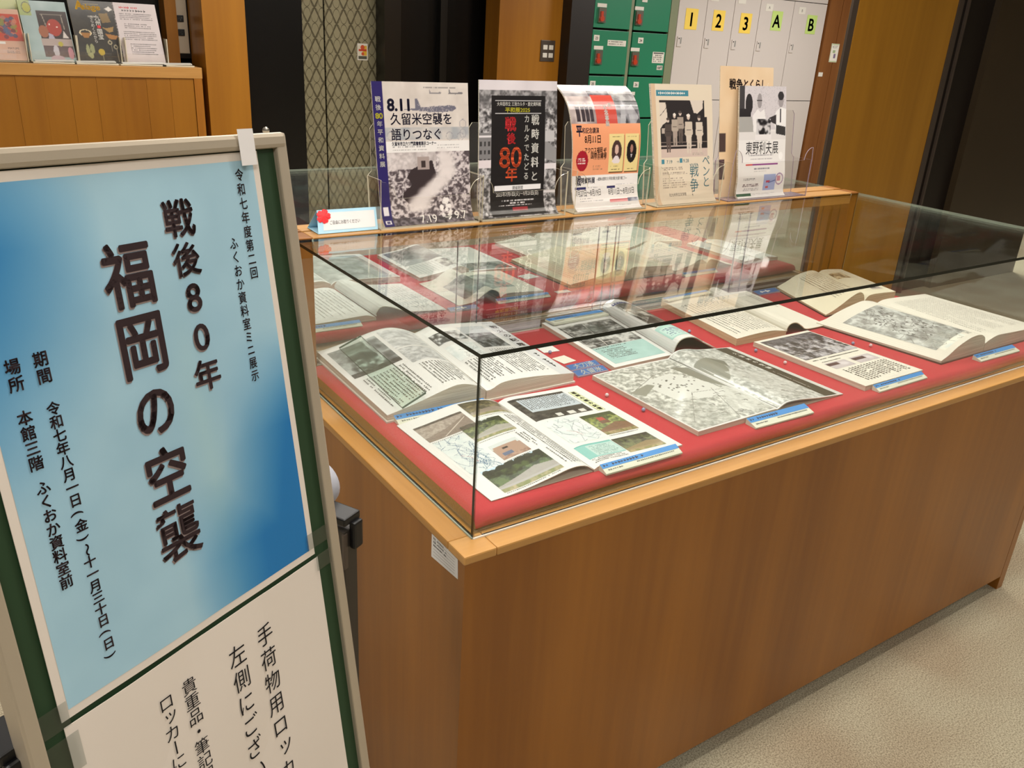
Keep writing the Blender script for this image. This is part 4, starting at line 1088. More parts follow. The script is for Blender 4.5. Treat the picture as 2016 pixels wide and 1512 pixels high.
# ------------------------------------------------------------------ caption blocks in the case
def caption(label, x0, y0, x1, y1, d, z=BED, h=0.007, tilt=0.004, kind='caption'):
    """small bevelled caption block: far edge from (x0,y0) to (x1,y1), depth d towards the viewer, blue upper stripe"""
    t = thing('caption_block', label, 'caption')
    a = np.array([x0, y0, 0]); b2 = np.array([x1, y1, 0]); ex = (b2 - a); Lg = np.linalg.norm(ex); ex /= Lg; ey = np.array([-ex[1], ex[0], 0])
    n0 = a - ey * d
    top = [n0 + [0, 0, z + h - tilt], n0 + ex * Lg + [0, 0, z + h - tilt], b2 + [0, 0, z + h + tilt], a + [0, 0, z + h + tilt]]
    bot = [n0 + [0, 0, z + .0002], n0 + ex * Lg + [0, 0, z + .0002], b2 + [0, 0, z + .0002], a + [0, 0, z + .0002]]
    mk('block', bot + top, boxg(0, 1, 0, 1, 0, 1)[1], 'cream_label' if kind == 'caption' else 'acrylic_edge_mauve', t)
    P = np.array([[top[0], top[3]], [top[1], top[2]]]); g = Grid(P)
    if kind == 'plate':
        T = Text(g); T.off = .0004; T.rect(.0008, .0022, g.W - .0008, g.H - .0006); T.done('blue_face', 'blue_plate', t)
    else:
        T = Text(g); T.off = .0004; T.rect(0, g.H * .52, g.W, g.H); T.done('blue_stripe', 'blue_label', t)
        T = Text(g); T.off = .0007; T.marks(.004, g.H * .60, g.W * .55, g.H * .92, g.H * .30, .0062, 3, thick=.8, ragged=0); T.done('title_text', 'ink_navy', t)
        T = Text(g); T.off = .0007; T.marks(.004, g.H * .18, g.W * .25, g.H * .42, g.H * .22, .0045, 5, ragged=0).marks(g.W * .42, g.H * .24, g.W * .95, g.H * .48, g.H * .22, .004, 6, ragged=0); T.done('small_print', 'ink_soft', t)
    return t, g
caption('blue and white caption block under the front of the thick book', 0.052, 0.358, 0.235, 0.352, 0.024)
caption('blue and white caption block before the colour photograph magazine', 0.262, 0.041, 0.428, 0.039, 0.019)
caption('blue and white caption block before the aerial photograph book', 0.622, 0.054, 0.782, 0.050, 0.026)
caption('blue and white caption block before the ruins booklet', 0.997, 0.046, 1.172, 0.047, 0.018)
caption('blue and white caption block before the big map book', 1.392, 0.052, 1.562, 0.050, 0.022)
caption('caption block lying on the far edge of the curled page book', 0.605, 0.668, 0.775, 0.672, 0.036, z=0.0375, h=.005, tilt=0.0)
caption('caption block lying on the far edge of the rolled page text book', 0.982, 0.668, 1.150, 0.676, 0.022, z=0.0445, h=.004, tilt=0.0)
t, g = caption('farther of the two touching blue name plates between the open books', 0.484, 0.426, 0.563, 0.426, 0.022, kind='plate', h=.005, tilt=.002)
T = Text(g); T.off = .0008; T.h('大刀洗', g.W * .52, g.H * .5, g.H * .8, width=g.W * .66, anchor='c', bold=.02); T.done('lettering', 'ink_white', t)
t, g = caption('nearer of the two touching blue name plates between the open books', 0.477, 0.394, 0.558, 0.394, 0.022, kind='plate', h=.005, tilt=.002)
T = Text(g); T.off = .0008; T.h('久留米', g.W * .52, g.H * .5, g.H * .8, width=g.W * .66, anchor='c', bold=.02); T.done('lettering', 'ink_white', t)
t, g = caption('blue name plate at the back behind the rolled page book', 1.300, 0.694, 1.405, 0.690, 0.020, kind='plate', h=.005, tilt=.002) if False else caption('blue name plate at the back between the text book and the thick old book', 1.320, 0.655, 1.412, 0.655, 0.024, kind='plate', h=.005, tilt=.002)
T = Text(g); T.off = .0008; T.marks(g.W * .2, g.H * .2, g.W * .8, g.H * .8, g.H * .6, g.H * .9, 2, thick=.9, ragged=0); T.done('lettering', 'ink_white', t)
def card(label, x, y, w, d, a, m, tilt=.0):
    t = thing('paper_card', label, 'card')
    c_, s_ = math.cos(a), math.sin(a)
    g = plane_surf((x, y, BED + 0.0012 + tilt), (c_, s_, 0), (-s_, c_, 0), w, d); sheet('card', g, 0.0007, m, t)
card('small cream blank card beside the blue name plates', 0.497, 0.447, 0.036, 0.038, 0.12, 'paper_warm')
card('small lilac white card pinned with a bead near the back', 0.497, 0.520, 0.040, 0.046, -0.1, 'paper')
for (x, y, mm, lab) in [(0.507, 0.512, 'pearl_blue', 'tiny pearl pin on the lilac card'), (0.468, 0.270, 'pearl', 'tiny pink pearl pin left of the aerial book'), (0.486, 0.184, 'pearl_blue', 'tiny blue pearl pin touching the aerial book edge'), (0.948, 0.232, 'pearl', 'tiny pink pearl pin between aerial book and ruins booklet'),
                   (0.948, 0.316, 'pearl_blue', 'tiny blue pearl pin between aerial book and ruins booklet'), (1.211, 0.246, 'pearl_blue', 'tiny blue pearl pin left of the map book'), (1.239, 0.217, 'pearl', 'tiny white pearl pin by the map book edge'), (0.902, 0.483, 'pearl_blue', 'tiny blue pearl pin between curled and rolled page books')]:
    t = thing('pearl_pin', lab, 'pin')
    mk('pearl', *sphere((x, y, BED + 0.004), 0.004), mm, t, smooth=True)
    mk('shank', *cyl((x, y, BED - .001), (0, 0, 1), .0007, .004, 6), 'steel', t)

# ------------------------------------------------------------------ books in the far case
def rbook(label, xl, xm, xr, y0, y1, hl, hr, curlL=False, curlR=False, paper='paper', edges='page_edges', lp=None, rp=None, cover=None, back='ink_soft'):
    if curlL: Ln = [(xl, .0265), (xl + (xm - xl) * .35, .032), (xl + (xm - xl) * .6, hl * .85), (xm - .03, hl), (xm - .008, hl * .85), (xm, .032)]
    else: Ln = [(xl, .034), (xl + (xm - xl) * .5, (hl + .034) / 2), (xm - .03, hl), (xm, hl * .8)]
    if curlR: Rn = [(xm, .034), (xm - .002, hr * .7), (xm + .012, hr), (xm + .04, hr * .93), (xm + .09, hr * .62), (xr, .0265)]
    else: Rn = [(xm, .034), (xm + .02, hr), (xm + (xr - xm) * .5, hr * .95), (xr, hr * .85)]
    t, L, R_ = book(label, dict(near=Ln, solid=not curlL, th=.0016), dict(near=Rn, solid=not curlR, th=.0016), y0, y1, paper=paper, edges=edges, cover=cover, arch_back=back)
    for g, ps, sd in ((L, lp, 1), (R_, rp, 2)):
        for p_ in (ps or []):
            if p_[0] == 'p': pic(g, t, p_[1], p_[2])
            else:
                T = Text(g); fm(T, p_[1], .010, .007, sd, vertical=True, thick=.3); T.done('printed_text', 'ink_pale', t)
    return t
FY = [(0.868, 1.125), (1.135, 1.395)]
rbook('open book with broad curled page, near left corner of far case', 0.045, 0.262, 0.452, 0.872, 1.12, .040, .056, curlR=True, lp=[('t', (.1, .1, .9, .9))], rp=[('t', (.3, .1, .9, .9))])
rbook('open picture book with grey drawings at the far left of the far case', 0.060, 0.262, 0.462, 1.145, 1.41, .05, .045, lp=[('p', (.1, .05, .95, .95), Cv(60, 80, 'cfd2d0', 3).tex(0, 0, 1, 1, 'a5aaa8', 'dfe2e0', 9, 4, 1.3))], rp=[('p', (.02, .02, .9, .95), Cv(60, 80, 'b9bcba', 3).tex(0, 0, 1, 1, '8c908e', 'c9cccа'.replace('а', 'a'), 8, 4, 1.2))])
rbook('open magazine with a dark smoky photograph in the back row of the far case', 0.512, 0.668, 0.832, 1.125, 1.395, .055, .036, lp=[('p', (.08, .42, .96, .96), Cv(70, 70, '777777', 9).tex(0, 0, 1, 1, '4a4b4c', 'b2b4b5', 5, 4, 1.8)), ('t', (.1, .05, .6, .38)), ('p', (.62, .1, .95, .36), city(40, 40, 12))], rp=[('p', (.05, .03, .95, .3), Cv(60, 30, '555555', 5).tex(0, 0, 1, 1, '3c4240', '9aa09c', 7, 3, 2)), ('t', (.1, .4, .9, .9))])
rbook('open cream book with a rolled left page and dark photograph in the far case', 0.496, 0.620, 0.757, 0.885, 1.10, .058, .042, curlL=True, paper='paper_warm', lp=[('p', (.25, .15, .9, .7), Cv(60, 60, '777777', 19).tex(0, 0, 1, 1, '565a58', 'aab0ac', 6, 4, 1.6).ell(.7, .3, .25, .2, '39403c', .8, .4))], rp=[('p', (.08, .25, .6, .85), Cv(50, 60, '777777', 29).tex(0, 0, 1, 1, '6a706c', 'b4bab4', 7, 4, 1.4))], back='ink')
rbook('large cream open book in the middle of the far case', 0.862, 1.065, 1.245, 0.905, 1.20, .060, .060, paper='paper_yellowed', edges='page_edges_old', lp=[('t', (.1, .1, .9, .9))], rp=[('t', (.1, .1, .9, .9))], cover='cover_brown')
rbook('cream book with pointed page in the back row of the far case', 0.935, 1.085, 1.235, 1.215, 1.405, .05, .05, paper='paper_warm', lp=[('t', (.1, .1, .9, .9))], rp=[('t', (.1, .1, .9, .9))])
rbook('open book with green tinted photograph right of centre in the far case', 1.255, 1.385, 1.515, 0.90, 1.14, .060, .056, curlR=True, paper='paper_warm', lp=[('t', (.1, .1, .8, .9))], rp=[('p', (.2, .2, .9, .8), Cv(50, 60, '6a706a', 39).tex(0, 0, 1, 1, '4c524c', '9aa09a', 6, 4, 1.6))], back='cover_dark')
rbook('open pale book at the back right of the far case', 1.26, 1.40, 1.54, 1.165, 1.40, .055, .05, paper='paper_warm', lp=[('t', (.1, .1, .9, .9))], rp=[('t', (.1, .1, .9, .9))])
rbook('flat open pale book at the right end of the far case', 1.56, 1.64, 1.718, 0.90, 1.16, .040, .040, lp=[('t', (.1, .1, .9, .9))], rp=[('t', (.1, .1, .9, .9))])
caption('caption block before the curled page book in the far case', 0.055, 0.868, 0.216, 0.866, 0.020, h=.006)
caption('caption block before the rolled page book in the far case', 0.598, 0.876, 0.762, 0.874, 0.016, h=.006)
t, g = caption('blue name plate at the near edge of the far case', 0.452, 0.870, 0.532, 0.868, 0.020, kind='plate', h=.005, tilt=.002)
T = Text(g); T.off = .0008; T.marks(g.W * .2, g.H * .2, g.W * .8, g.H * .8, g.H * .6, g.H * .9, 2, thick=.9, ragged=0); T.done('lettering', 'ink_white', t)
caption('caption block lying between the right hand books of the far case', 1.26, 0.876, 1.40, 0.878, 0.016, h=.006)
t = thing('paper_card', 'small white card in the middle of the far case', 'card')
sheet('card', plane_surf((0.800, 1.145 - .12, BED + .0012), (.98, .17, 0), (-.17, .98, 0), .05, .04), .0007, 'paper', t)
t = thing('paper_card', 'small white card before the large cream book of the far case', 'card')
sheet('card', plane_surf((0.800, 0.876, BED + .0012), (.98, .0, 0), (-.0, .98, 0), .045, .02), .0007, 'paper', t)

# ------------------------------------------------------------------ flyers in acrylic holders on the back rails
RZ = CH + 0.003
def holder(xl, xr, label, zf=0.062, mauve=False, tall=0.20, y0=0.683):
    t = thing('flyer_holder', label, 'flyer holder')
    ed = 'acrylic_edge_mauve' if mauve else 'acrylic_edge'
    xl -= 0.012; xr += 0.012; e = 0.0022; zb = RZ - .001
    def plate(name, poly, axis, a, b2, par=t):
        V, F = prism(poly, axis, a, b2); n = len(poly)
        o = mk(name, V, F, ['acrylic', ed], par, [0, 0] + [1] * n); return fixn(o)
    # low front with a dipped lip
    w = xr - xl; pts = [(xl, zb), (xr, zb), (xr, zb + 0.100)]
    for k in range(7):
        a = k / 6 * math.pi / 2; pts.append((xr - .004 - .030 * math.sin(a), zb + zf + .034 * math.cos(a)))
    for k in range(7):
        a = (6 - k) / 6 * math.pi / 2; pts.append((xl + .004 + .030 * math.sin(a), zb + zf + .034 * math.cos(a)))
    pts.append((xl, zb + 0.100))
    plate('front_plate', pts, 'y', y0, y0 + e)
    # sides, sloping with the back
    side = [(y0 + e, zb), (y0 + 0.052, zb), (y0 + 0.052 + .012, zb + .10), (y0 + e, zb + .10)]
    plate('side_plate', side, 'x', xl, xl + e); plate('side_plate', side, 'x', xr - e, xr)
    # tall back plate with rounded shoulders
    P = []
    pts = [(xl, 0), (xr, 0), (xr, .098), (xr - .010, .108), (xr - .012, tall - .01), (xr - .02, tall), (xl + .02, tall), (xl + .012, tall - .01), (xl + .010, .108), (xl, .098)]
    V = []; sl = 0.24
    for off in (0, e):
        for (x, z) in pts: V.append((x, y0 + .052 + off + z * sl * .5, zb + z))
    n = len(pts); F = [tuple(range(n))[::-1], tuple(range(n, 2 * n))] + [(i, (i + 1) % n, n + (i + 1) % n, n + i) for i in range(n)]
    fixn(mk('back_plate', V, F, ['acrylic', ed], t, [0, 0] + [1] * n))
    box('base_plate', xl, xr, y0, y0 + .052, zb, zb + e, ed, t)
    return t
def flyer(label, xb, xt, prof, group=None, w=None, th=.003, paper='paper', fn=None):
    """xb, xt: left/right x at the bottom and at the top; prof: (y, z) curve from bottom to top"""
    t = thing('flyer', label, 'flyer', group)
    pf = smooth_poly(prof, 30); n = 30
    tt = np.linspace(0, 1, n)
    P = np.zeros((2, n, 3))
    for k in range(2):
        P[k, :, 0] = xb[k] * (1 - tt) + xt[k] * tt; P[k, :, 1] = pf[:, 0]; P[k, :, 2] = pf[:, 1]
    g = Grid(P, w or 0.21, 0.297)
    sheet('paper_stack', g, th, paper, t, 'page_edges')
    return t, g
def ft(g, t):  # text helper in fractions
    return Text(g)
# F1 : 8.11 Kurume air raid flyer ------------------------------------------------
holder(.197, .414, 'clear acrylic holder with the purple edged air raid flyer')
t, g = flyer('flyer with purple left strip, bomber planes and smoke photograph', (.200, .414), (.1955, .4165), [(.694, RZ + .002), (.706, .300), (.716, .330), (.722, .37), (.733, .45), (.748, .565)])
Wd, Hg = g.W, g.H
c = Cv(150, 212, 'cdc3bb', 71).tex(0, 0, 1, .36, 'c6bcb4', 'd9d0c8', 8, 3, 1.0).tex(0, .27, 1, .345, '8f97a0', 'c9c4bf', 12, 2, 1.4, .7)
# planes
def plane_sil(c, x, y, s, col, al=1.0):
    c.poly([(x, y), (x + .62 * s, y - .030 * s), (x + .90 * s, y - .045 * s), (x + .99 * s, y - .03 * s), (x + s, y - .008 * s), (x + .93 * s, y + .02 * s), (x + .75 * s, y + .035 * s), (x + .5 * s, y + .03 * s), (x + .2 * s, y + .012 * s)], col, al)
    c.poly([(x + .22 * s, y - .01 * s), (x + .23 * s, y - .11 * s), (x + .27 * s, y - .11 * s), (x + .34 * s, y - .012 * s)], col, al)
    for k in range(4): c.ell(x + (.5 + .08 * k) * s, y + .002 * s, .026 * s, .035 * s, col, al)
plane_sil(c, .30, .162, .56, '6c6a78'); c.put((c.r.rand(c.h, c.w) < .25) & (c.y > .13) & (c.y < .19) & (c.x > .45) & (c.x < .82), 'cfc7c2', .6)
plane_sil(c, .54, .066, .17, '8a8688'); plane_sil(c, .74, .066, .2, '7a7678')
c.dash(.52, .028, .95, .04, 1, '8d8784', .8, .8)
for (x, y) in [(.93, .25), (.93, .31), (.16, .32), (.78, .325), (.9, .33)]: c.ring(x, y, .035, .025, .08, '8a8790', .7)
c.rect(.10, .352, 1, .436, 'e6e2df').dash(.17, .39, .55, .402, 1, '8d8a8a').dash(.17, .41, .6, .425, 1, '8d8a8a').dash(.64, .385, .95, .395, 1, '8d8a8a').dash(.64, .402, .93, .414, 1, '8d8a8a')
c.tex(.1, .436, 1, 1, '4e4448', 'cfc5c5', 44, 2, 2.2)
c.tex(.1, .436, .62, .56, 'b9afad', 'd9d0ce', 20, 2, 1.4, .85)
c.poly([(.36, .56), (.58, .5), (.62, .62), (.52, .74), (.60, .8), (.3, .82), (.22, .76), (.35, .68), (.30, .62)], '362c2e').rect(.42, .47, .55, .57, 'a3948f').rect(.46, .5, .51, .55, '3b302f')
c.tex(.1, .93, 1, 1, '3a3338', '8a8288', 30, 2, 1.6)
rr_ = c.r
for i in range(60):
    f = i / 60; cx = .70 - .20 * f + .05 * (rr_.rand() - .5) + (.1 * math.sin(f * 5)); c.ell(cx, .45 + .42 * f, .06 + .06 * rr_.rand() + .05 * f, .035 + .03 * rr_.rand(), ['ddd3d0', 'cfc5c3', 'e6dedb'][i % 3], .55, .8)
for i in range(14): c.ell(.62 + .14 * rr_.rand(), .80 + .13 * rr_.rand(), .02, .016, 'f0ebe8', .9)
c.line([(.72, .62), (.74, .75), (.80, .88), (.9, .99)], .008, 'cfc6c4', .8).line([(.62, .62), (.8, .66), (1, .6)], .008, 'cfc6c4', .8).line([(.1, .66), (.26, .655), (.24, .8)], .008, 'cfc6c4', .8)
c.rect(0, 0, .105, 1, '2a2160')
c.rect(.025, .90, .075, .955, 'dcd8dc') if False else None
c.rect(.028, .84, .078, .905, 'e4e0e4').rect(.03, .945, .085, .978, 'e4e0e4').rect(.04, .95, .075, .973, '4a4470')
yy_ = (np.arange(c.h) + .5) / c.h
src_ = np.clip((np.interp(yy_, [0, .40, .476, 1], [0, .352, .436, 1]) * c.h).astype(int), 0, c.h - 1)
picture('printed_picture', g, 0, 0, Wd, Hg, c.a[src_], t, 'print_gloss')
Text(g).v('戦後', .052 * Wd, .883 * Hg, .0120, .0162, bold=.015).v('年平和資料展', .055 * Wd, .7195 * Hg, .0120, .0162, bold=.015).done('strip_lettering', 'ink_white', t)
Text(g).h('80', .054 * Wd, .774 * Hg, .0150, width=.0145, anchor='c', bold=.03).done('yellow_numerals', 'ink_yellow', t)
Text(g).h('8.11', .145 * Wd, .848 * Hg, .033, width=.046, bold=.035).h('久留米空襲を', .165 * Wd, .750 * Hg, .0255, width=.135, bold=.010).h('語りつなぐ', .165 * Wd, .645 * Hg, .0255, width=.110, bold=.010).h('久留米市立六ツ門図書館展示コーナー', .165 * Wd, .583 * Hg, .0088, width=.098, bold=.02).done('title', 'ink_navy', t)
T = Text(g); T.h('7.19', .40 * Wd, .045 * Hg, .026, width=.038).h('→', .68 * Wd, .05 * Hg, .02, width=.014, bold=.04).h('9.7', .79 * Wd, .06 * Hg, .026, width=.028); T.done('dates', 'ink_white', t)

# F2 : black Omuta flyer ------------------------------------------------------------
holder(.430, .640, 'clear acrylic holder with the black town photograph flyer')
t, g = flyer('black centred flyer with large red numeral 80 over grey town photographs', (.430, .641), (.4465, .6525), [(.694, RZ + .002), (.708, .302), (.718, .335), (.722, .38), (.735, .47), (.752, .572)])
c = Cv(150, 212, '6d6b6c', 72).tex(0, 0, 1, 1, '3d3b3c', 'c4c1c2', 34, 3, 2.0)
c.tex(0, 0, 1, .07, 'cdc6ca', 'ded7db', 5, 2, .8).tex(0, .07, 1, .2, '5a5859', 'a4a1a2', 30, 2, 1.6)
c.rect(0, .37, .16, .62, '7d7b7c').rect(0, .385, .16, .4, 'd9d4d6')
for i in range(3):
    for j in range(3): c.rect(.015 + .05 * i, .43 + .06 * j, .04 + .05 * i, .46 + .06 * j, '3a3839')
c.rect(0, .56, .16, .62, 'd9cfd2').poly([(.84, .42), (1, .5), (1, .6), (.84, .56)], '8f8d8e').rect(.84, .6, 1, .64, 'dbd4d7').rect(.84, .36, .97, .44, 'bcb9ba').rect(.84, .8, 1, .82, 'd5d0d2')
c.rect(.155, .108, .84, .985, '1a1718')
c.rect(.2, .140, .79, .146, 'c9c6c7').rect(.2, .230, .79, .236, 'c9c6c7').rect(.21, .752, .80, .79, 'e9e6e7').rect(.22, .842, .8, .846, 'c9c6c7')
c.rect(.43, .915, .62, .945, '9a2c34')
c.dash(.3, .858, .74, .870, 1, 'c9c6c7', 1, .6).dash(.4, .876, .62, .888, 1, 'e0dcdd', 1, .6).dash(.26, .893, .78, .906, 1, 'e0dcdd', 1, .7)
picture('printed_picture', g, 0, 0, Wd, Hg, c.a, t, 'print_gloss')
Text(g).h('大牟田市立 三池カルタ・歴史資料館', .5 * Wd, .834 * Hg, .0090, width=.118, anchor='c', bold=.02).v('戦時資料と', .71 * Wd, .720 * Hg, .0235, .0306, bold=.02, sx=.92).v('カルタでたどる', .600 * Wd, .728 * Hg, .0175, .0206, bold=.015, sx=.85).h('2025年7月1日(火)〜9月21日(日)', .5 * Wd, .183 * Hg, .0105, width=.115, anchor='c', bold=.012).done('white_lettering', 'ink_white', t)
Text(g).h('平和展2025', .48 * Wd, .792 * Hg, .0115, width=.066, anchor='c', bold=.02).done('yellow_lettering', 'ink_yellow', t)
Text(g).v('戦', .39 * Wd, .690 * Hg, .0315, .03, bold=.03, sx=.95).v('後', .40 * Wd, .588 * Hg, .0250, .03, bold=.03, sx=.95).done('red_lettering', 'ink_red', t)
Text(g).h('80', .395 * Wd, .457 * Hg, .062, width=.058, anchor='c', bold=.01).v('年', .41 * Wd, .328 * Hg, .0330, .03, bold=.02).done('orange_lettering', 'ink_orange', t)
Text(g).h('開催期間', .5 * Wd, .228 * Hg, .009, width=.028, anchor='c').done('grey_lettering', 'ink_soft', t)

# F3 : orange and red flyer with glossy bent top ----------------------------------------
holder(.690, .890, 'clear acrylic holder with the glossy bent orange flyer')
t, g = flyer('glossy flyer bent backwards at the top with a peach middle and portraits', (.694, .895), (.680, .894), [(.690, RZ + .002), (.702, .296), (.714, .325), (.718, .36), (.720, .43), (.728, .478), (.743, .518), (.768, .546), (.795, .562)], paper='paper')
c = Cv(150, 212, 'f0ece9', 73)
c.tex(0, 0, .36, .13, '8e898b', 'c4c0c0', 8, 3, 1.4).tex(.34, 0, .66, .17, '33313a', '8d8c90', 9, 3, 2.0).tex(.64, 0, 1, .17, '6a6768', 'b9b7b6', 14, 3, 1.6)
c.tex(0, .13, .36, .345, '8c7c7c', 'd8cac4', 10, 2, 1.4)
for (x, w_) in [(.09, .05), (.16, .045), (.22, .045), (.28, .045)]: c.rect(x, .22, x + w_, .33, '2c1c26').ell(x + w_ / 2, .205, .02, .018, 'b9a49a')
c.rect(.36, .12, .66, .345, 'c8402e').tex(.66, .17, 1, .345, '16141a', '9a989c', 9, 2, 2.4)
c.poly([(.70, .345), (.74, .2), (.8, .22), (.78, .345)], 'a8a6aa').poly([(.85, .345), (.82, .24), (.9, .2), (.98, .3), (.93, .345)], 'a8a6aa', .8)
c.rect(0, .345, 1, .715, 'f0a276').rect(.53, .42, .745, .70, 'ecd795').rect(.765, .42, .975, .70, 'ecd795')
c.rect(.745, .43, .752, .705, '6a4a2c').rect(.975, .43, .982, .705, '6a4a2c').rect(.54, .70, .75, .706, '6a4a2c').rect(.775, .70, .98, .706, '6a4a2c')
c.ell(.64, .55, .075, .085, '4b3530').ell(.64, .535, .028, .035, 'd9b6a6').poly([(.575, .62), (.62, .58), (.66, .58), (.70, .62), (.68, .635), (.6, .635)], 'e9dcdc')
c.ell(.865, .55, .075, .085, '1c1718').ell(.865, .53, .022, .03, 'a5786a').poly([(.85, .57), (.88, .57), (.868, .6)], 'c9c3c6')
c.ell(.14, .61, .085, .075, 'a8182c')
c.dash(.57, .435, .70, .445, 1, '6a5c3c').dash(.8, .435, .94, .445, 1, '6a5c3c').dash(.56, .655, .72, .662, 1, '6a5c3c').dash(.57, .675, .71, .688, 1, '4a3c2c', 1, .8).dash(.82, .675, .94, .688, 1, '4a3c2c', 1, .8).dash(.08, .585, .2, .635, 3, 'f0dcd4', .9, .8)
c.dash(.3, .597, .5, .605, 1, '6b4a3a').dash(.22, .47, .42, .478, 1, '6b4a3a').dash(.3, .645, .44, .68, 3, 'a87a5e')
c.rect(.05, .800, .21, .823, '2c2a66').rect(.52, .800, .65, .823, '2c2a66').dash(.22, .805, .42, .815, 1, '9a98a0').dash(.66, .79, .94, .80, 1, '9a98a0').dash(.1, .865, .42, .873, 1, '8a888e').dash(.54, .865, .95, .873, 1, '8a888e').dash(.1, .885, .3, .893, 1, '8a888e')
c.rect(.55, .905, .83, .915, 'b8343c').rect(.55, .917, .83, .93, 'e89a9a').tex(.83, .90, .99, .93, '3a3c5a', 'a4a6b4', 20, 2).dash(.1, .905, .45, .912, 1, '8a888e').dash(.6, .95, .95, .958, 1, 'a4a2a8')
picture('printed_picture', g, 0, 0, Wd, Hg, c.a, t, 'print_mirror')
Text(g).v('記念事業', .51 * Wd, .780 * Hg, .0125, .0124, bold=.03).v('県', .58 * Wd, .795 * Hg, .0115, .018, bold=.03).done('white_lettering', 'ink_white', t)
Text(g).h('平', .06 * Wd, .605 * Hg, .026, bold=.03, sx=.7).h('和記念講演', .14 * Wd, .607 * Hg, .0135, width=.050, bold=.01).h('時資料展', .135 * Wd, .243 * Hg, .0145, width=.042, bold=.02).h('戦', .055 * Wd, .243 * Hg, .0240, bold=.02, sx=.7).done('navy_lettering', 'ink_navy', t)
Text(g).h('8月11日', .17 * Wd, .545 * Hg, .0195, width=.048, bold=.012).h('アクロス福岡 4F', .17 * Wd, .465 * Hg, .014, width=.066, bold=.01).h('国際会議場', .26 * Wd, .425 * Hg, .014, width=.048, bold=.01).h('7月27日〜8月19日', .05 * Wd, .152 * Hg, .0165, width=.078, bold=.0).h('8月11日〜8月15日', .54 * Wd, .152 * Hg, .0165, width=.084, bold=.0).h('—戦争の悲惨さと平和の尊さを語り継ごう—', .36 * Wd, .25 * Hg, .0085, width=.098).done('black_lettering', 'ink', t)

# F4 : cream flyer with soldiers -----------------------------------------------------------
holder(.950, 1.150, 'clear acrylic holder with the cream soldier photograph flyer')
t, g = flyer('cream flyer with a black and white group photograph and teal brush lettering', (.955, 1.160), (.9345, 1.1435), [(.694, RZ + .002), (.706, .305), (.713, .34), (.722, .40), (.735, .48), (.752, .572)], paper='paper_warm', th=.006)
c = Cv(150, 212, 'ded0ba', 74)
c.rect(0, 0, .07, 1, 'd2b697').rect(.08, .05, .60, .098, '3f8496')
P0, P1 = .12, .90
c.rect(P0, .13, P1, .535, '231c1c').rect(P0, .53, P1, .60, 'cdb8ad').poly([(P0, .15), (.22, .15), (.25, .3), (.16, .33), (P0, .36)], 'd8cbbd').poly([(.62, .13), (.84, .13), (.83, .20), (.74, .24), (.68, .235)], 'd8cbbd').rect(.86, .13, .9, .27, 'ded0ba')
c.line([(P0, .26), (.27, .17)], .006, '231c1c').rect(.12, .47, .9, .475, '8d7c74').rect(.12, .50, .7, .51, 'bfaea4').rect(.14, .36, .2, .40, 'b7a89c')
def man(x, y, s, coat, legs, dark=False):
    c.ell(x, y, .022 * s, .018 * s, 'd0bdb0').ell(x, y - .012 * s, .026 * s, .012 * s, 'e9dfd4' if not dark else '4a3f3c')
    c.poly([(x - .05 * s, y + .03 * s), (x + .05 * s, y + .03 * s), (x + .06 * s, y + .12 * s), (x + .035 * s, y + .14 * s), (x - .035 * s, y + .14 * s), (x - .06 * s, y + .12 * s)], coat)
    c.rect(x - .035 * s, y + .088 * s, x + .035 * s, y + .094 * s, '2c2422').poly([(x - .04 * s, y + .13 * s), (x + .04 * s, y + .13 * s), (x + .03 * s, y + .26 * s), (x + .008 * s, y + .26 * s), (x, y + .17 * s), (x - .008 * s, y + .26 * s), (x - .03 * s, y + .26 * s)], legs)
man(.245, .295, 1.0, '4b403c', '5a4c46', True); man(.355, .26, .95, 'b0a294', 'a8988c'); man(.45, .24, .95, 'a5978a', '5f534c', True); man(.585, .27, 1.15, 'cdbfae', 'd2c4b4'); man(.765, .28, 1.1, 'd2c5b5', 'cfc0b0', True)
c.rect(.12, .615, .17, .65, '3f8496').rect(.42, .61, .47, .645, '3f8496')
c.dash(.13, .675, .50, .705, 2, '8a7c70').dash(.13, .72, .58, .745, 2, '8a7c70').dash(.13, .765, .56, .86, 5, '8a7c70', .7).dash(.64, .565, .84, .585, 2, 'a89a8c')
picture('printed_picture', g, 0, 0, Wd, Hg, c.a, t, 'print_matt')
Text(g).v('ペンと', .875 * Wd, .365 * Hg, .031, .0275, sx=.95).v('戦争', .665 * Wd, .285 * Hg, .037, .0385, sx=.92).h('7.19', .20 * Wd, .365 * Hg, .012).h('→', .37 * Wd, .365 * Hg, .010).h('9.28', .48 * Wd, .37 * Hg, .012).done('teal_lettering', 'ink_teal', t)
Text(g).h('北九州市立文学館', .22 * Wd, .085 * Hg, .0095, width=.062).v('火野葦平', .62 * Wd, .245 * Hg, .0065, .0095).done('brown_lettering', 'ink_soft', t) if False else Text(g).h('北九州市立文学館', .22 * Wd, .085 * Hg, .0095, width=.062).marks(.61 * Wd, .05 * Hg, .635 * Wd, .26 * Hg, .005, .0075, 4, vertical=True).done('brown_lettering', 'ink_soft', t)
Text(g).marks(.11 * Wd, .912 * Hg, .57 * Wd, .94 * Hg, .0082, .0062, 4, thick=.8, ragged=0).done('label_lettering', 'ink_white', t)

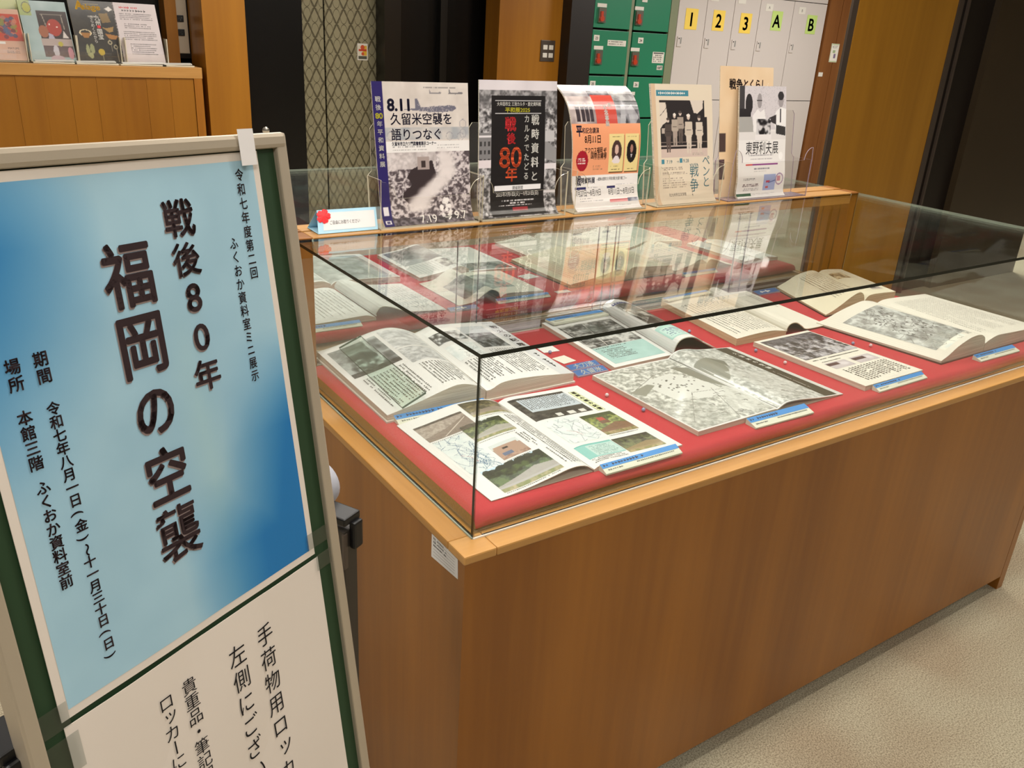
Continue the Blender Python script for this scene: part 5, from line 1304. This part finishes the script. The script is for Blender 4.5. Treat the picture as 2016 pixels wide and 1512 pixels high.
# F6 : cream flyer behind ------------------------------------------------------------------
t, g = flyer('peach coloured flyer standing behind the black and white interview flyer', (1.205, 1.415), (1.180, 1.385), [(.728, RZ + .002), (.735, .35), (.748, .46), (.765, .618)], th=.002, paper='paper_warm')
c = Cv(100, 140, 'e6c7a0', 75).tex(0, 0, 1, 1, 'e2c198', 'ecd3b2', 4, 2, .8).dash(.18, .095, .46, .105, 1, '9a8468').dash(.18, .125, .34, .14, 1, '5a4a34', 1, .8).poly([(.78, .12), (.84, .17), (.9, .12), (.86, .2), (.8, .19)], 'f0ead8').rect(0, .5, .12, .64, '4a3834').rect(0, .7, .1, .86, '4a3038')
picture('printed_picture', g, 0, 0, g.W, g.H, c.a, t, 'print_matt')
Text(g).h('戦争', .17 * Wd, .868 * Hg, .025, width=.050, bold=.03).done('title', 'ink_brown', t)
Text(g).h('とくらし', .44 * Wd, .868 * Hg, .025, width=.088, bold=.03).done('title_brown', 'cover_dark', t)

# F5 : interview flyer ------------------------------------------------------------------------
holder(1.205, 1.500, 'tall clear holder with mauve edges and the interview flyer', mauve=True, tall=.225, zf=.10)
t, g = flyer('white flyer with a black and white interview photograph and red purple bar', (1.243, 1.435), (1.247, 1.4315), [(.694, RZ + .002), (.704, .300), (.706, .34), (.716, .39), (.728, .46), (.750, .572)], th=.005)
c = Cv(150, 212, 'e8e4e2', 76)
c.rect(0, 0, 1, .38, 'd3cdd0').put((c.r.rand(c.h, c.w) < .04) & (c.y < .3), '8f8a92', .8)
c.rect(0, .0, .11, .3, '3c383a').ell(.2, .16, .075, .09, '262224').rect(0, .2, .24, .27, '262224').poly([(.0, .27), (.26, .27), (.32, .42), (0, .42)], 'aaa8a4')
c.ell(.42, .13, .05, .065, '9c9698').rect(.36, .125, .475, .13, '3a3638').poly([(.3, .42), (.28, .26), (.38, .2), (.44, .23), (.52, .2), (.58, .36), (.58, .42)], 'ece9e8')
c.ell(.88, .12, .06, .07, 'a39c9e').ell(.88, .085, .065, .04, '2f2b2d').poly([(.72, .30), (.78, .22), (.88, .185), (1, .2), (1, .42), (.8, .42)], 'f0eeed').poly([(.86, .2), (.89, .2), (.885, .32), (.86, .32)], '3b363a').poly([(.62, .28), (.78, .25), (.78, .34), (.64, .31)], '3b3537')
c.rect(0, .40, 1, .47, 'e2dedc').tex(.36, .29, .66, .425, '1e1c1e', 'd2cfd0', 16, 2, 2.6).poly([(.78, .34), (.99, .36), (.99, .44), (.78, .42)], '3a3838').rect(.34, .425, .68, .47, 'eae6e6').rect(0, .47, 1, 1, 'ebe8e5')
c.dash(.3, .475, .64, .482, 1, 'a09ca0').dash(.22, .60, .78, .618, 1, '8f8c90', .8, .8).dash(.26, .635, .74, .65, 1, 'b4b0b2', .9, .8)
c.rect(.16, .685, .30, .70, 'd0524e').rect(.30, .683, .84, .698, '8c3a86').dash(.33, .72, .72, .738, 1, '8a8492', .9, .8).dash(.33, .75, .6, .757, 1, 'a8a4a4')
c.rect(.55, .785, .80, .93, 'a3aed6').rect(.6, .84, .68, .86, 'b8485c').rect(.6, .89, .66, .91, 'c8605c').line([(.66, .86), (.8, .84)], .01, '4c5a9c').ring(.88, .83, .075, .05, .12, 'a48aac').rect(.83, .8, .9, .85, 'b85068', .6)
c.dash(.12, .81, .42, .835, 2, '6a6668').dash(.12, .86, .5, .89, 2, '5a3a44', 1, .7).dash(.14, .9, .5, .925, 2, 'a09ca0').rect(0, .95, .3, .975, '2f5a3c').dash(.32, .95, .8, .968, 2, 'a8a4a4').ell(.9, .62, .045, .035, 'f6f4f2')
picture('printed_picture', g, 0, 0, Wd, Hg, c.a, t, 'print_gloss')
Text(g).h('東野利夫展', .15 * Wd, .455 * Hg, .037, width=.145, bold=.0).done('title', 'ink', t)

# tent card -----------------------------------------------------------------------------------
t = thing('tent_card', 'light blue tent card with a red paper flower on the wooden rail', 'sign')
a0, a1 = np.array([.0547, .690, RZ]), np.array([.1827, .692, RZ]); b0, b1 = np.array([.0625, .715, .3265]), np.array([.1895, .717, .3255])
c0, c1 = np.array([.0560, .752, RZ]), np.array([.184, .752, RZ])
def quad_slab(name, p, th, m, par):
    p = [np.array(q) for q in p]; n = np.cross(p[1] - p[0], p[3] - p[0]); n /= np.linalg.norm(n)
    V = p + [q - n * th for q in p]; return fixn(mk(name, V, boxg(0, 1, 0, 1, 0, 1)[1], m, par))
quad_slab('front_face', [a0, a1, b1, b0], .0008, 'lightblue_card', t)
quad_slab('back_face', [c1, c0, b0, b1], .0008, 'lightblue_card', t)
quad_slab('base', [c0, c1, a1, a0], .0008, 'lightblue_card', t)
g = Grid(np.array([[a0, b0], [a1, b1]]))
T = Text(g); T.off = .0004; T.rect(g.W * .09, g.H * .13, g.W * .96, g.H * .87); T.done('white_panel', 'paper', t)
T = Text(g); T.off = .0008; T.h('ご自由にお取りください', g.W * .20, g.H * .44, .0092, width=g.W * .50); T.done('lettering', 'ink_soft', t)
fl = []; cx, cy = g.W * .10, g.H * .72
V = [g.at(cx, cy, .004)]; F = []
for k in range(40):
    a = 2 * math.pi * k / 40; r = .0155 * (.72 + .28 * abs(math.cos(2.5 * a)) ** .6) * (.9 if abs(math.cos(2.5 * a)) > .97 else 1)
    V.append(g.at(cx, cy, .0012) + (g.at(1e-9 + .01, 0) - g.at(0, 0)) * 0 + r * (math.cos(a) * (b1 - b0) / np.linalg.norm(b1 - b0) + math.sin(a) * (b0 - a0) / np.linalg.norm(b0 - a0)))
for k in range(40): F.append((0, 1 + k, 1 + (k + 1) % 40))
mk('flower', V, F, 'red_flower', t)

# paper label stuck on the cabinet's left side ----------------------------------------------------
t = thing('inventory_label', 'white ruled paper label stuck near the corner of the wooden cabinet', 'label')
g = plane_surf((-.0312, .0625, -.0545), (0, -1, 0), (0, 0, 1), .078, .046); 
g = Grid(np.array([[(-.0318, .0625, -.0555), (-.0318, .0625, -.0125)], [(-.0318, -.0145, -.0480), (-.0318, -.0125, -.0125 + .0)]]))
sheet('paper', g, .0005, 'paper', t)
T = Text(g); T.off = .0003
for k in range(6): T.rect(.006, .006 + .0055 * k, g.W * .9, .0065 + .0055 * k)
T.marks(.006, g.H * .45, g.W * .6, g.H * .9, .006, .004, 3); T.done('printed_text', 'ink_soft', t)

# ================================================================== SIGN STAND
O = np.array([-0.56158, -0.19688, 0.56328]); EX = np.array([0.88767, 0.45962, -0.02823]); EDN = np.array([0.04548, -0.13649, -0.98960])
EX /= np.linalg.norm(EX); EDN /= np.linalg.norm(EDN); NB = np.cross(EX, EDN); NB /= np.linalg.norm(NB)   # NB points away from the viewer
def bp_(u, v, w=0.0): return O + EX * u + EDN * v + NB * w      # u right, v down, w behind the sheet
st = thing('sign_board', 'green sign board in an aluminium frame on a black post stand', 'sign board')
UL, UR, VT, VB = -0.031, 0.334, -0.0095, 0.885; fw = 0.0135
def bb(name, u0, u1, v0, v1, w0, w1, m, par=st, bev=0.0):
    c = bp_((u0 + u1) / 2, (v0 + v1) / 2, (w0 + w1) / 2)
    return obox(name, c, (EX, -EDN, NB), ((u1 - u0) / 2, (v1 - v0) / 2, (w1 - w0) / 2), m, par, bev)
bb('board', UL + fw * .8, UR - fw * .8, VT + fw * .6, VB - fw * .8, .0008, .010, 'green_board')
bb('frame_bar', UL, UR, VT - .006, VT + .0085, -.006, .016, 'alu', bev=.004)
bb('frame_bar', UL, UR, VB - fw, VB, -.006, .016, 'alu', bev=.003)
bb('frame_bar', UL, UL + fw, VT - .004, VB, -.005, .016, 'alu', bev=.002)
bb('frame_bar', UR - fw, UR, VT - .004, VB, -.005, .016, 'alu', bev=.002)
mk('screw', *sphere(bp_(.318, VT - .008, .004), .0035, 10, 6), 'chrome', st)
# uprights with caps and clamp knobs, cross bar and feet
hx = np.array([.888, .4598, 0.]); hx /= np.linalg.norm(hx); hy = np.array([-hx[1], hx[0], 0])
UPT = 0.139
for s_, (px, py) in ((1, (-.2215, -.0515)), (-1, (-.5830, -.2385))):
    c0_ = np.array([px, py, 0])
    up = obox('upright', c0_ + [0, 0, (UPT + FLOOR) / 2 + .0], (hx, hy, (0, 0, 1)), (.0115, .0165, (UPT - .008 - FLOOR - .03) / 2), 'tube_black', st, .001)
    obox('cap', c0_ + [0, 0, UPT - .004], (hx, hy, (0, 0, 1)), (.0145, .020, .005), 'plastic_black', st, .002)
    kb = obox('knob', c0_ - hy * .0210 + hx * s_ * .005 + [0, 0, UPT - .026], (hx, hy, (0, 0, 1)), (.008, .0045, .018), 'plastic_black', st, .003)
    obox('bracket', c0_ - hy * .016 + hx * (-.010 * s_) + [0, 0, UPT - .045], (hx, hy, (0, 0, 1)), (.0035, .002, .024), 'bronze_strip', st, .001)
    obox('foot', c0_ + [0, 0, FLOOR + .0125], (hy, hx, (0, 0, 1)), (.17, .015, .0125), 'tube_black', st, .003)
mid = (np.array([-.2215, -.0515, 0]) + np.array([-.5830, -.2385, 0])) / 2
obox('cross_bar', mid + [0, 0, FLOOR + .12], (hx, hy, (0, 0, 1)), (.205, .010, .014), 'tube_black', st, .001)
# rolled sheet lodged behind the board
t = thing('paper_roll', 'white rolled paper sticking out behind the sign board', 'roll')
rc = np.array([-.2480, -.0030, .146])
V, F = [], []
def lathe(c, ax, prof, n=28):
    c = np.array(c, float); ax = np.array(ax, float) / np.linalg.norm(ax); t_ = np.array([0, 0, 1.]); u = np.cross(ax, t_); u /= np.linalg.norm(u); v = np.cross(ax, u)
    V = []; F = []
    for (s0, r) in prof:
        for i in range(n): a = 2 * math.pi * i / n; V.append(c + ax * s0 + r * (math.cos(a) * u + math.sin(a) * v))
    for j in range(len(prof) - 1):
        for i in range(n): F.append((j * n + i, j * n + (i + 1) % n, (j + 1) * n + (i + 1) % n, (j + 1) * n + i))
    return V, F
o = mk('roll', *lathe(rc, hx, [(-.12, .001), (-.12, .032), (.026, .032), (.035, .029), (.039, .023), (.041, .014), (.041, .001)]), 'roll', t, smooth=True); fixn(o)

# blue poster --------------------------------------------------------------------------------
def poster_surf(w, h, v_off, wav=0.0, u_off=0.0):
    nu, nv = 22, 26; P = np.zeros((nu, nv, 3))
    for i in range(nu):
        for j in range(nv):
            u = w * i / (nu - 1); v = h * (1 - j / (nv - 1))
            bz = wav * (math.sin(u * 30 + v * 4) * .5 + math.sin(v * 22 + 1 + u * 9) * .4) * min(1, 4 * min(i, nu - 1 - i) / nu + .3)
            P[i, j] = bp_(u_off + u, v_off + v, -.0012 - abs(bz))
    return Grid(P, w, h)
t = thing('event_poster', 'large blue poster for an exhibition on the green sign board', 'poster')
g = poster_surf(.297, .4215, 0.0, .0012)
sheet('sheet', g, .0006, 'paper_poster', t)
c = Cv(74, 104, '9cc4d8', 91)
n1 = c.noise(3, 3); n2 = c.noise(5, 3)
light = hexc('acd2e2'); deep = hexc('2277b6'); pale = hexc('b9d8dc'); greyb = hexc('98bfd2')
x, y = c.x, c.y
f = np.clip((1 - np.clip((x + .25 * (y - .12) ** 2 * 4) / .42, 0, 1)) * np.clip((.50 - np.abs(y - .12)) / .5, 0, 1) * 1.15, 0, 1)   # deep blue, upper left
f2 = np.clip((x - .62 - .1 * np.sin(y * 4)) / .3, 0, 1) * np.clip((y - .38) / .25, 0, 1) * np.clip((1.45 - y) / .4, 0, 1)
f3 = np.clip((x - .45) / .35, 0, 1) * np.clip((y - .68) / .2, 0, 1)
F_ = np.clip(np.maximum(np.maximum(f, f2), f3) + (n1 - .5) * .18, 0, 1)
base_ = light * (1 - n2[..., None] * .9) + greyb * n2[..., None] * .9
yl = np.clip(1 - np.abs(x - .60 - (y - .3) * .08) / .10, 0, 1) * np.clip((y - .2) * 3, 0, 1)
base_ = base_ * (1 - .35 * yl[..., None]) + hexc('bddcd4') * .35 * yl[..., None]
c.a = base_ * (1 - F_[..., None]) + deep * F_[..., None]
picture('printed_background', g, .0075, .0075, .2895, .414, c.a, t, 'print_matt', off=.0002)
H_ = .4215
def pv(v): return H_ - v
def poster_text(T, dx=0, dy=0, s=1.0):
    T.v('戦', .1955 + dx, pv(.0500) + dy, .0330, .03, bold=.018); T.v('後', .196 + dx, pv(.0850) + dy, .0300, .03, bold=.018)
    T.v('8', .197 + dx, pv(.1180) + dy, .0345, .03, bold=.016); T.v('0', .198 + dx, pv(.1540) + dy, .0335, .03, bold=.014, sx=1.1); T.v('年', .197 + dx, pv(.1895) + dy, .0300, .03, bold=.020)
    for ch, v_, sz, bo in (('福', .0885, .0560, .018), ('岡', .1465, .0570, .020), ('の', .2045, .0500, .022), ('空', .2640, .0530, .020), ('襲', .3195, .0540, .010)):
        T.v(ch, .1375 + dx, pv(v_) + dy, sz, .03, bold=bo, sx=.86)
T = Text(g); T.off = .0006; poster_text(T, -.0011, -.0014); T.done('title_shadow', 'ink_shadow', t)
T = Text(g); T.off = .0009; poster_text(T); T.done('title', 'ink_brown', t)
T = Text(g); T.off = .0008
T.v('令和七年度第二回', .2705, pv(.0200), .0118, .01285, bold=.012, sx=.86)
T.v('ふくおか資料室ミニ展示', .2515, pv(.0795), .0118, .01265, bold=.012, sx=.86)
T.v('期間', .0505, pv(.1350), .0122, .0130, bold=.022); T.v('令和七年八月一日(金)〜十一月三十日(日)', .0515, pv(.1740), .0112, .01083, bold=.022)
T.v('場所', .0290, pv(.1350), .0122, .0130, bold=.022); T.v('本館三階', .0290, pv(.1740), .0118, .0120, bold=.022); T.v('ふくおか資料室前', .0295, pv(.2300), .0116, .01145, bold=.022)
T.done('small_lettering', 'ink_brown', t)
def tape(u0, v0, u1, v1, par, m='tape', w=-.0032):
    c = [bp_(u0, v1, w), bp_(u1, v1, w), bp_(u1, v0, w), bp_(u0, v0, w)]
    g2 = Grid(np.array([[c[0], c[3]], [c[1], c[2]]])); return sheet('tape', g2, .0002, m, par)
tape(.271, -.014 - .006, .290, .012, t, 'tape_white', -.0072)
tape(.286, .395, .318, .413, t); tape(-.026, .404, .006, .426, t)
# second, white sheet
t = thing('notice_poster', 'white sheet with black vertical lettering below the blue poster', 'poster')
g = poster_surf(.300, .4200, .4270, .0016, .0005)
sheet('sheet', g, .0006, 'paper_poster', t)
def pw(v): return .4200 - (v - .4270)
T = Text(g); T.off = .0008
T.v('手荷物用ロッカー', .2110, pw(.4710), .0250, .0277, sx=.9); T.v('左側にござい', .1735, pw(.4710), .0250, .0277, sx=.9)
T.v('貴重品・筆記用', .1155, pw(.4665), .0172, .01665, bold=.0); T.v('ロッカーに', .0895, pw(.4665), .0172, .0162, bold=.0)
T.done('lettering', 'ink', t)
tape(.296, .424, .319, .442, t); tape(-.022, .434, .010, .468, t)

# ================================================================== lift to the floor level and give every thing an origin at its base
def tree(o):
    out = []
    for ch in o.children: out.append(ch); out += tree(ch)
    return out
bpy.context.view_layer.update()
roots = [o for o in S.objects if o.parent is None]
kids = {}
for o in S.objects:
    if o.parent: kids.setdefault(o.parent.name, []).append(o)
def below(o):
    r = []
    for k in kids.get(o.name, []): r.append(k); r += below(k)
    return r
for r in roots:
    if r.type in ('CAMERA', 'LIGHT'):
        if r.type == 'CAMERA':
            m4 = r.matrix_world.copy(); m4.translation.z -= FLOOR; r.matrix_world = m4
        else: r.location.z -= FLOOR
        continue
    ms = ([r] if r.type == 'MESH' else []) + [k for k in below(r) if k.type == 'MESH']
    lo = np.full(3, 1e9); hi = -lo
    for q in ms:
        n = len(q.data.vertices)
        if not n: continue
        co = np.empty(n * 3, dtype=np.float32); q.data.vertices.foreach_get('co', co); co = co.reshape(-1, 3)
        lo = np.minimum(lo, co.min(0)); hi = np.maximum(hi, co.max(0))
    if lo[0] > 1e8: continue
    base = np.array([(lo[0] + hi[0]) / 2, (lo[1] + hi[1]) / 2, lo[2]])
    for q in ms: q.data.transform(Matrix.Translation(-base))
    r.location = (base[0], base[1], base[2] - FLOOR)
bpy.data.objects.remove(_ob); bpy.data.curves.remove(_cu)
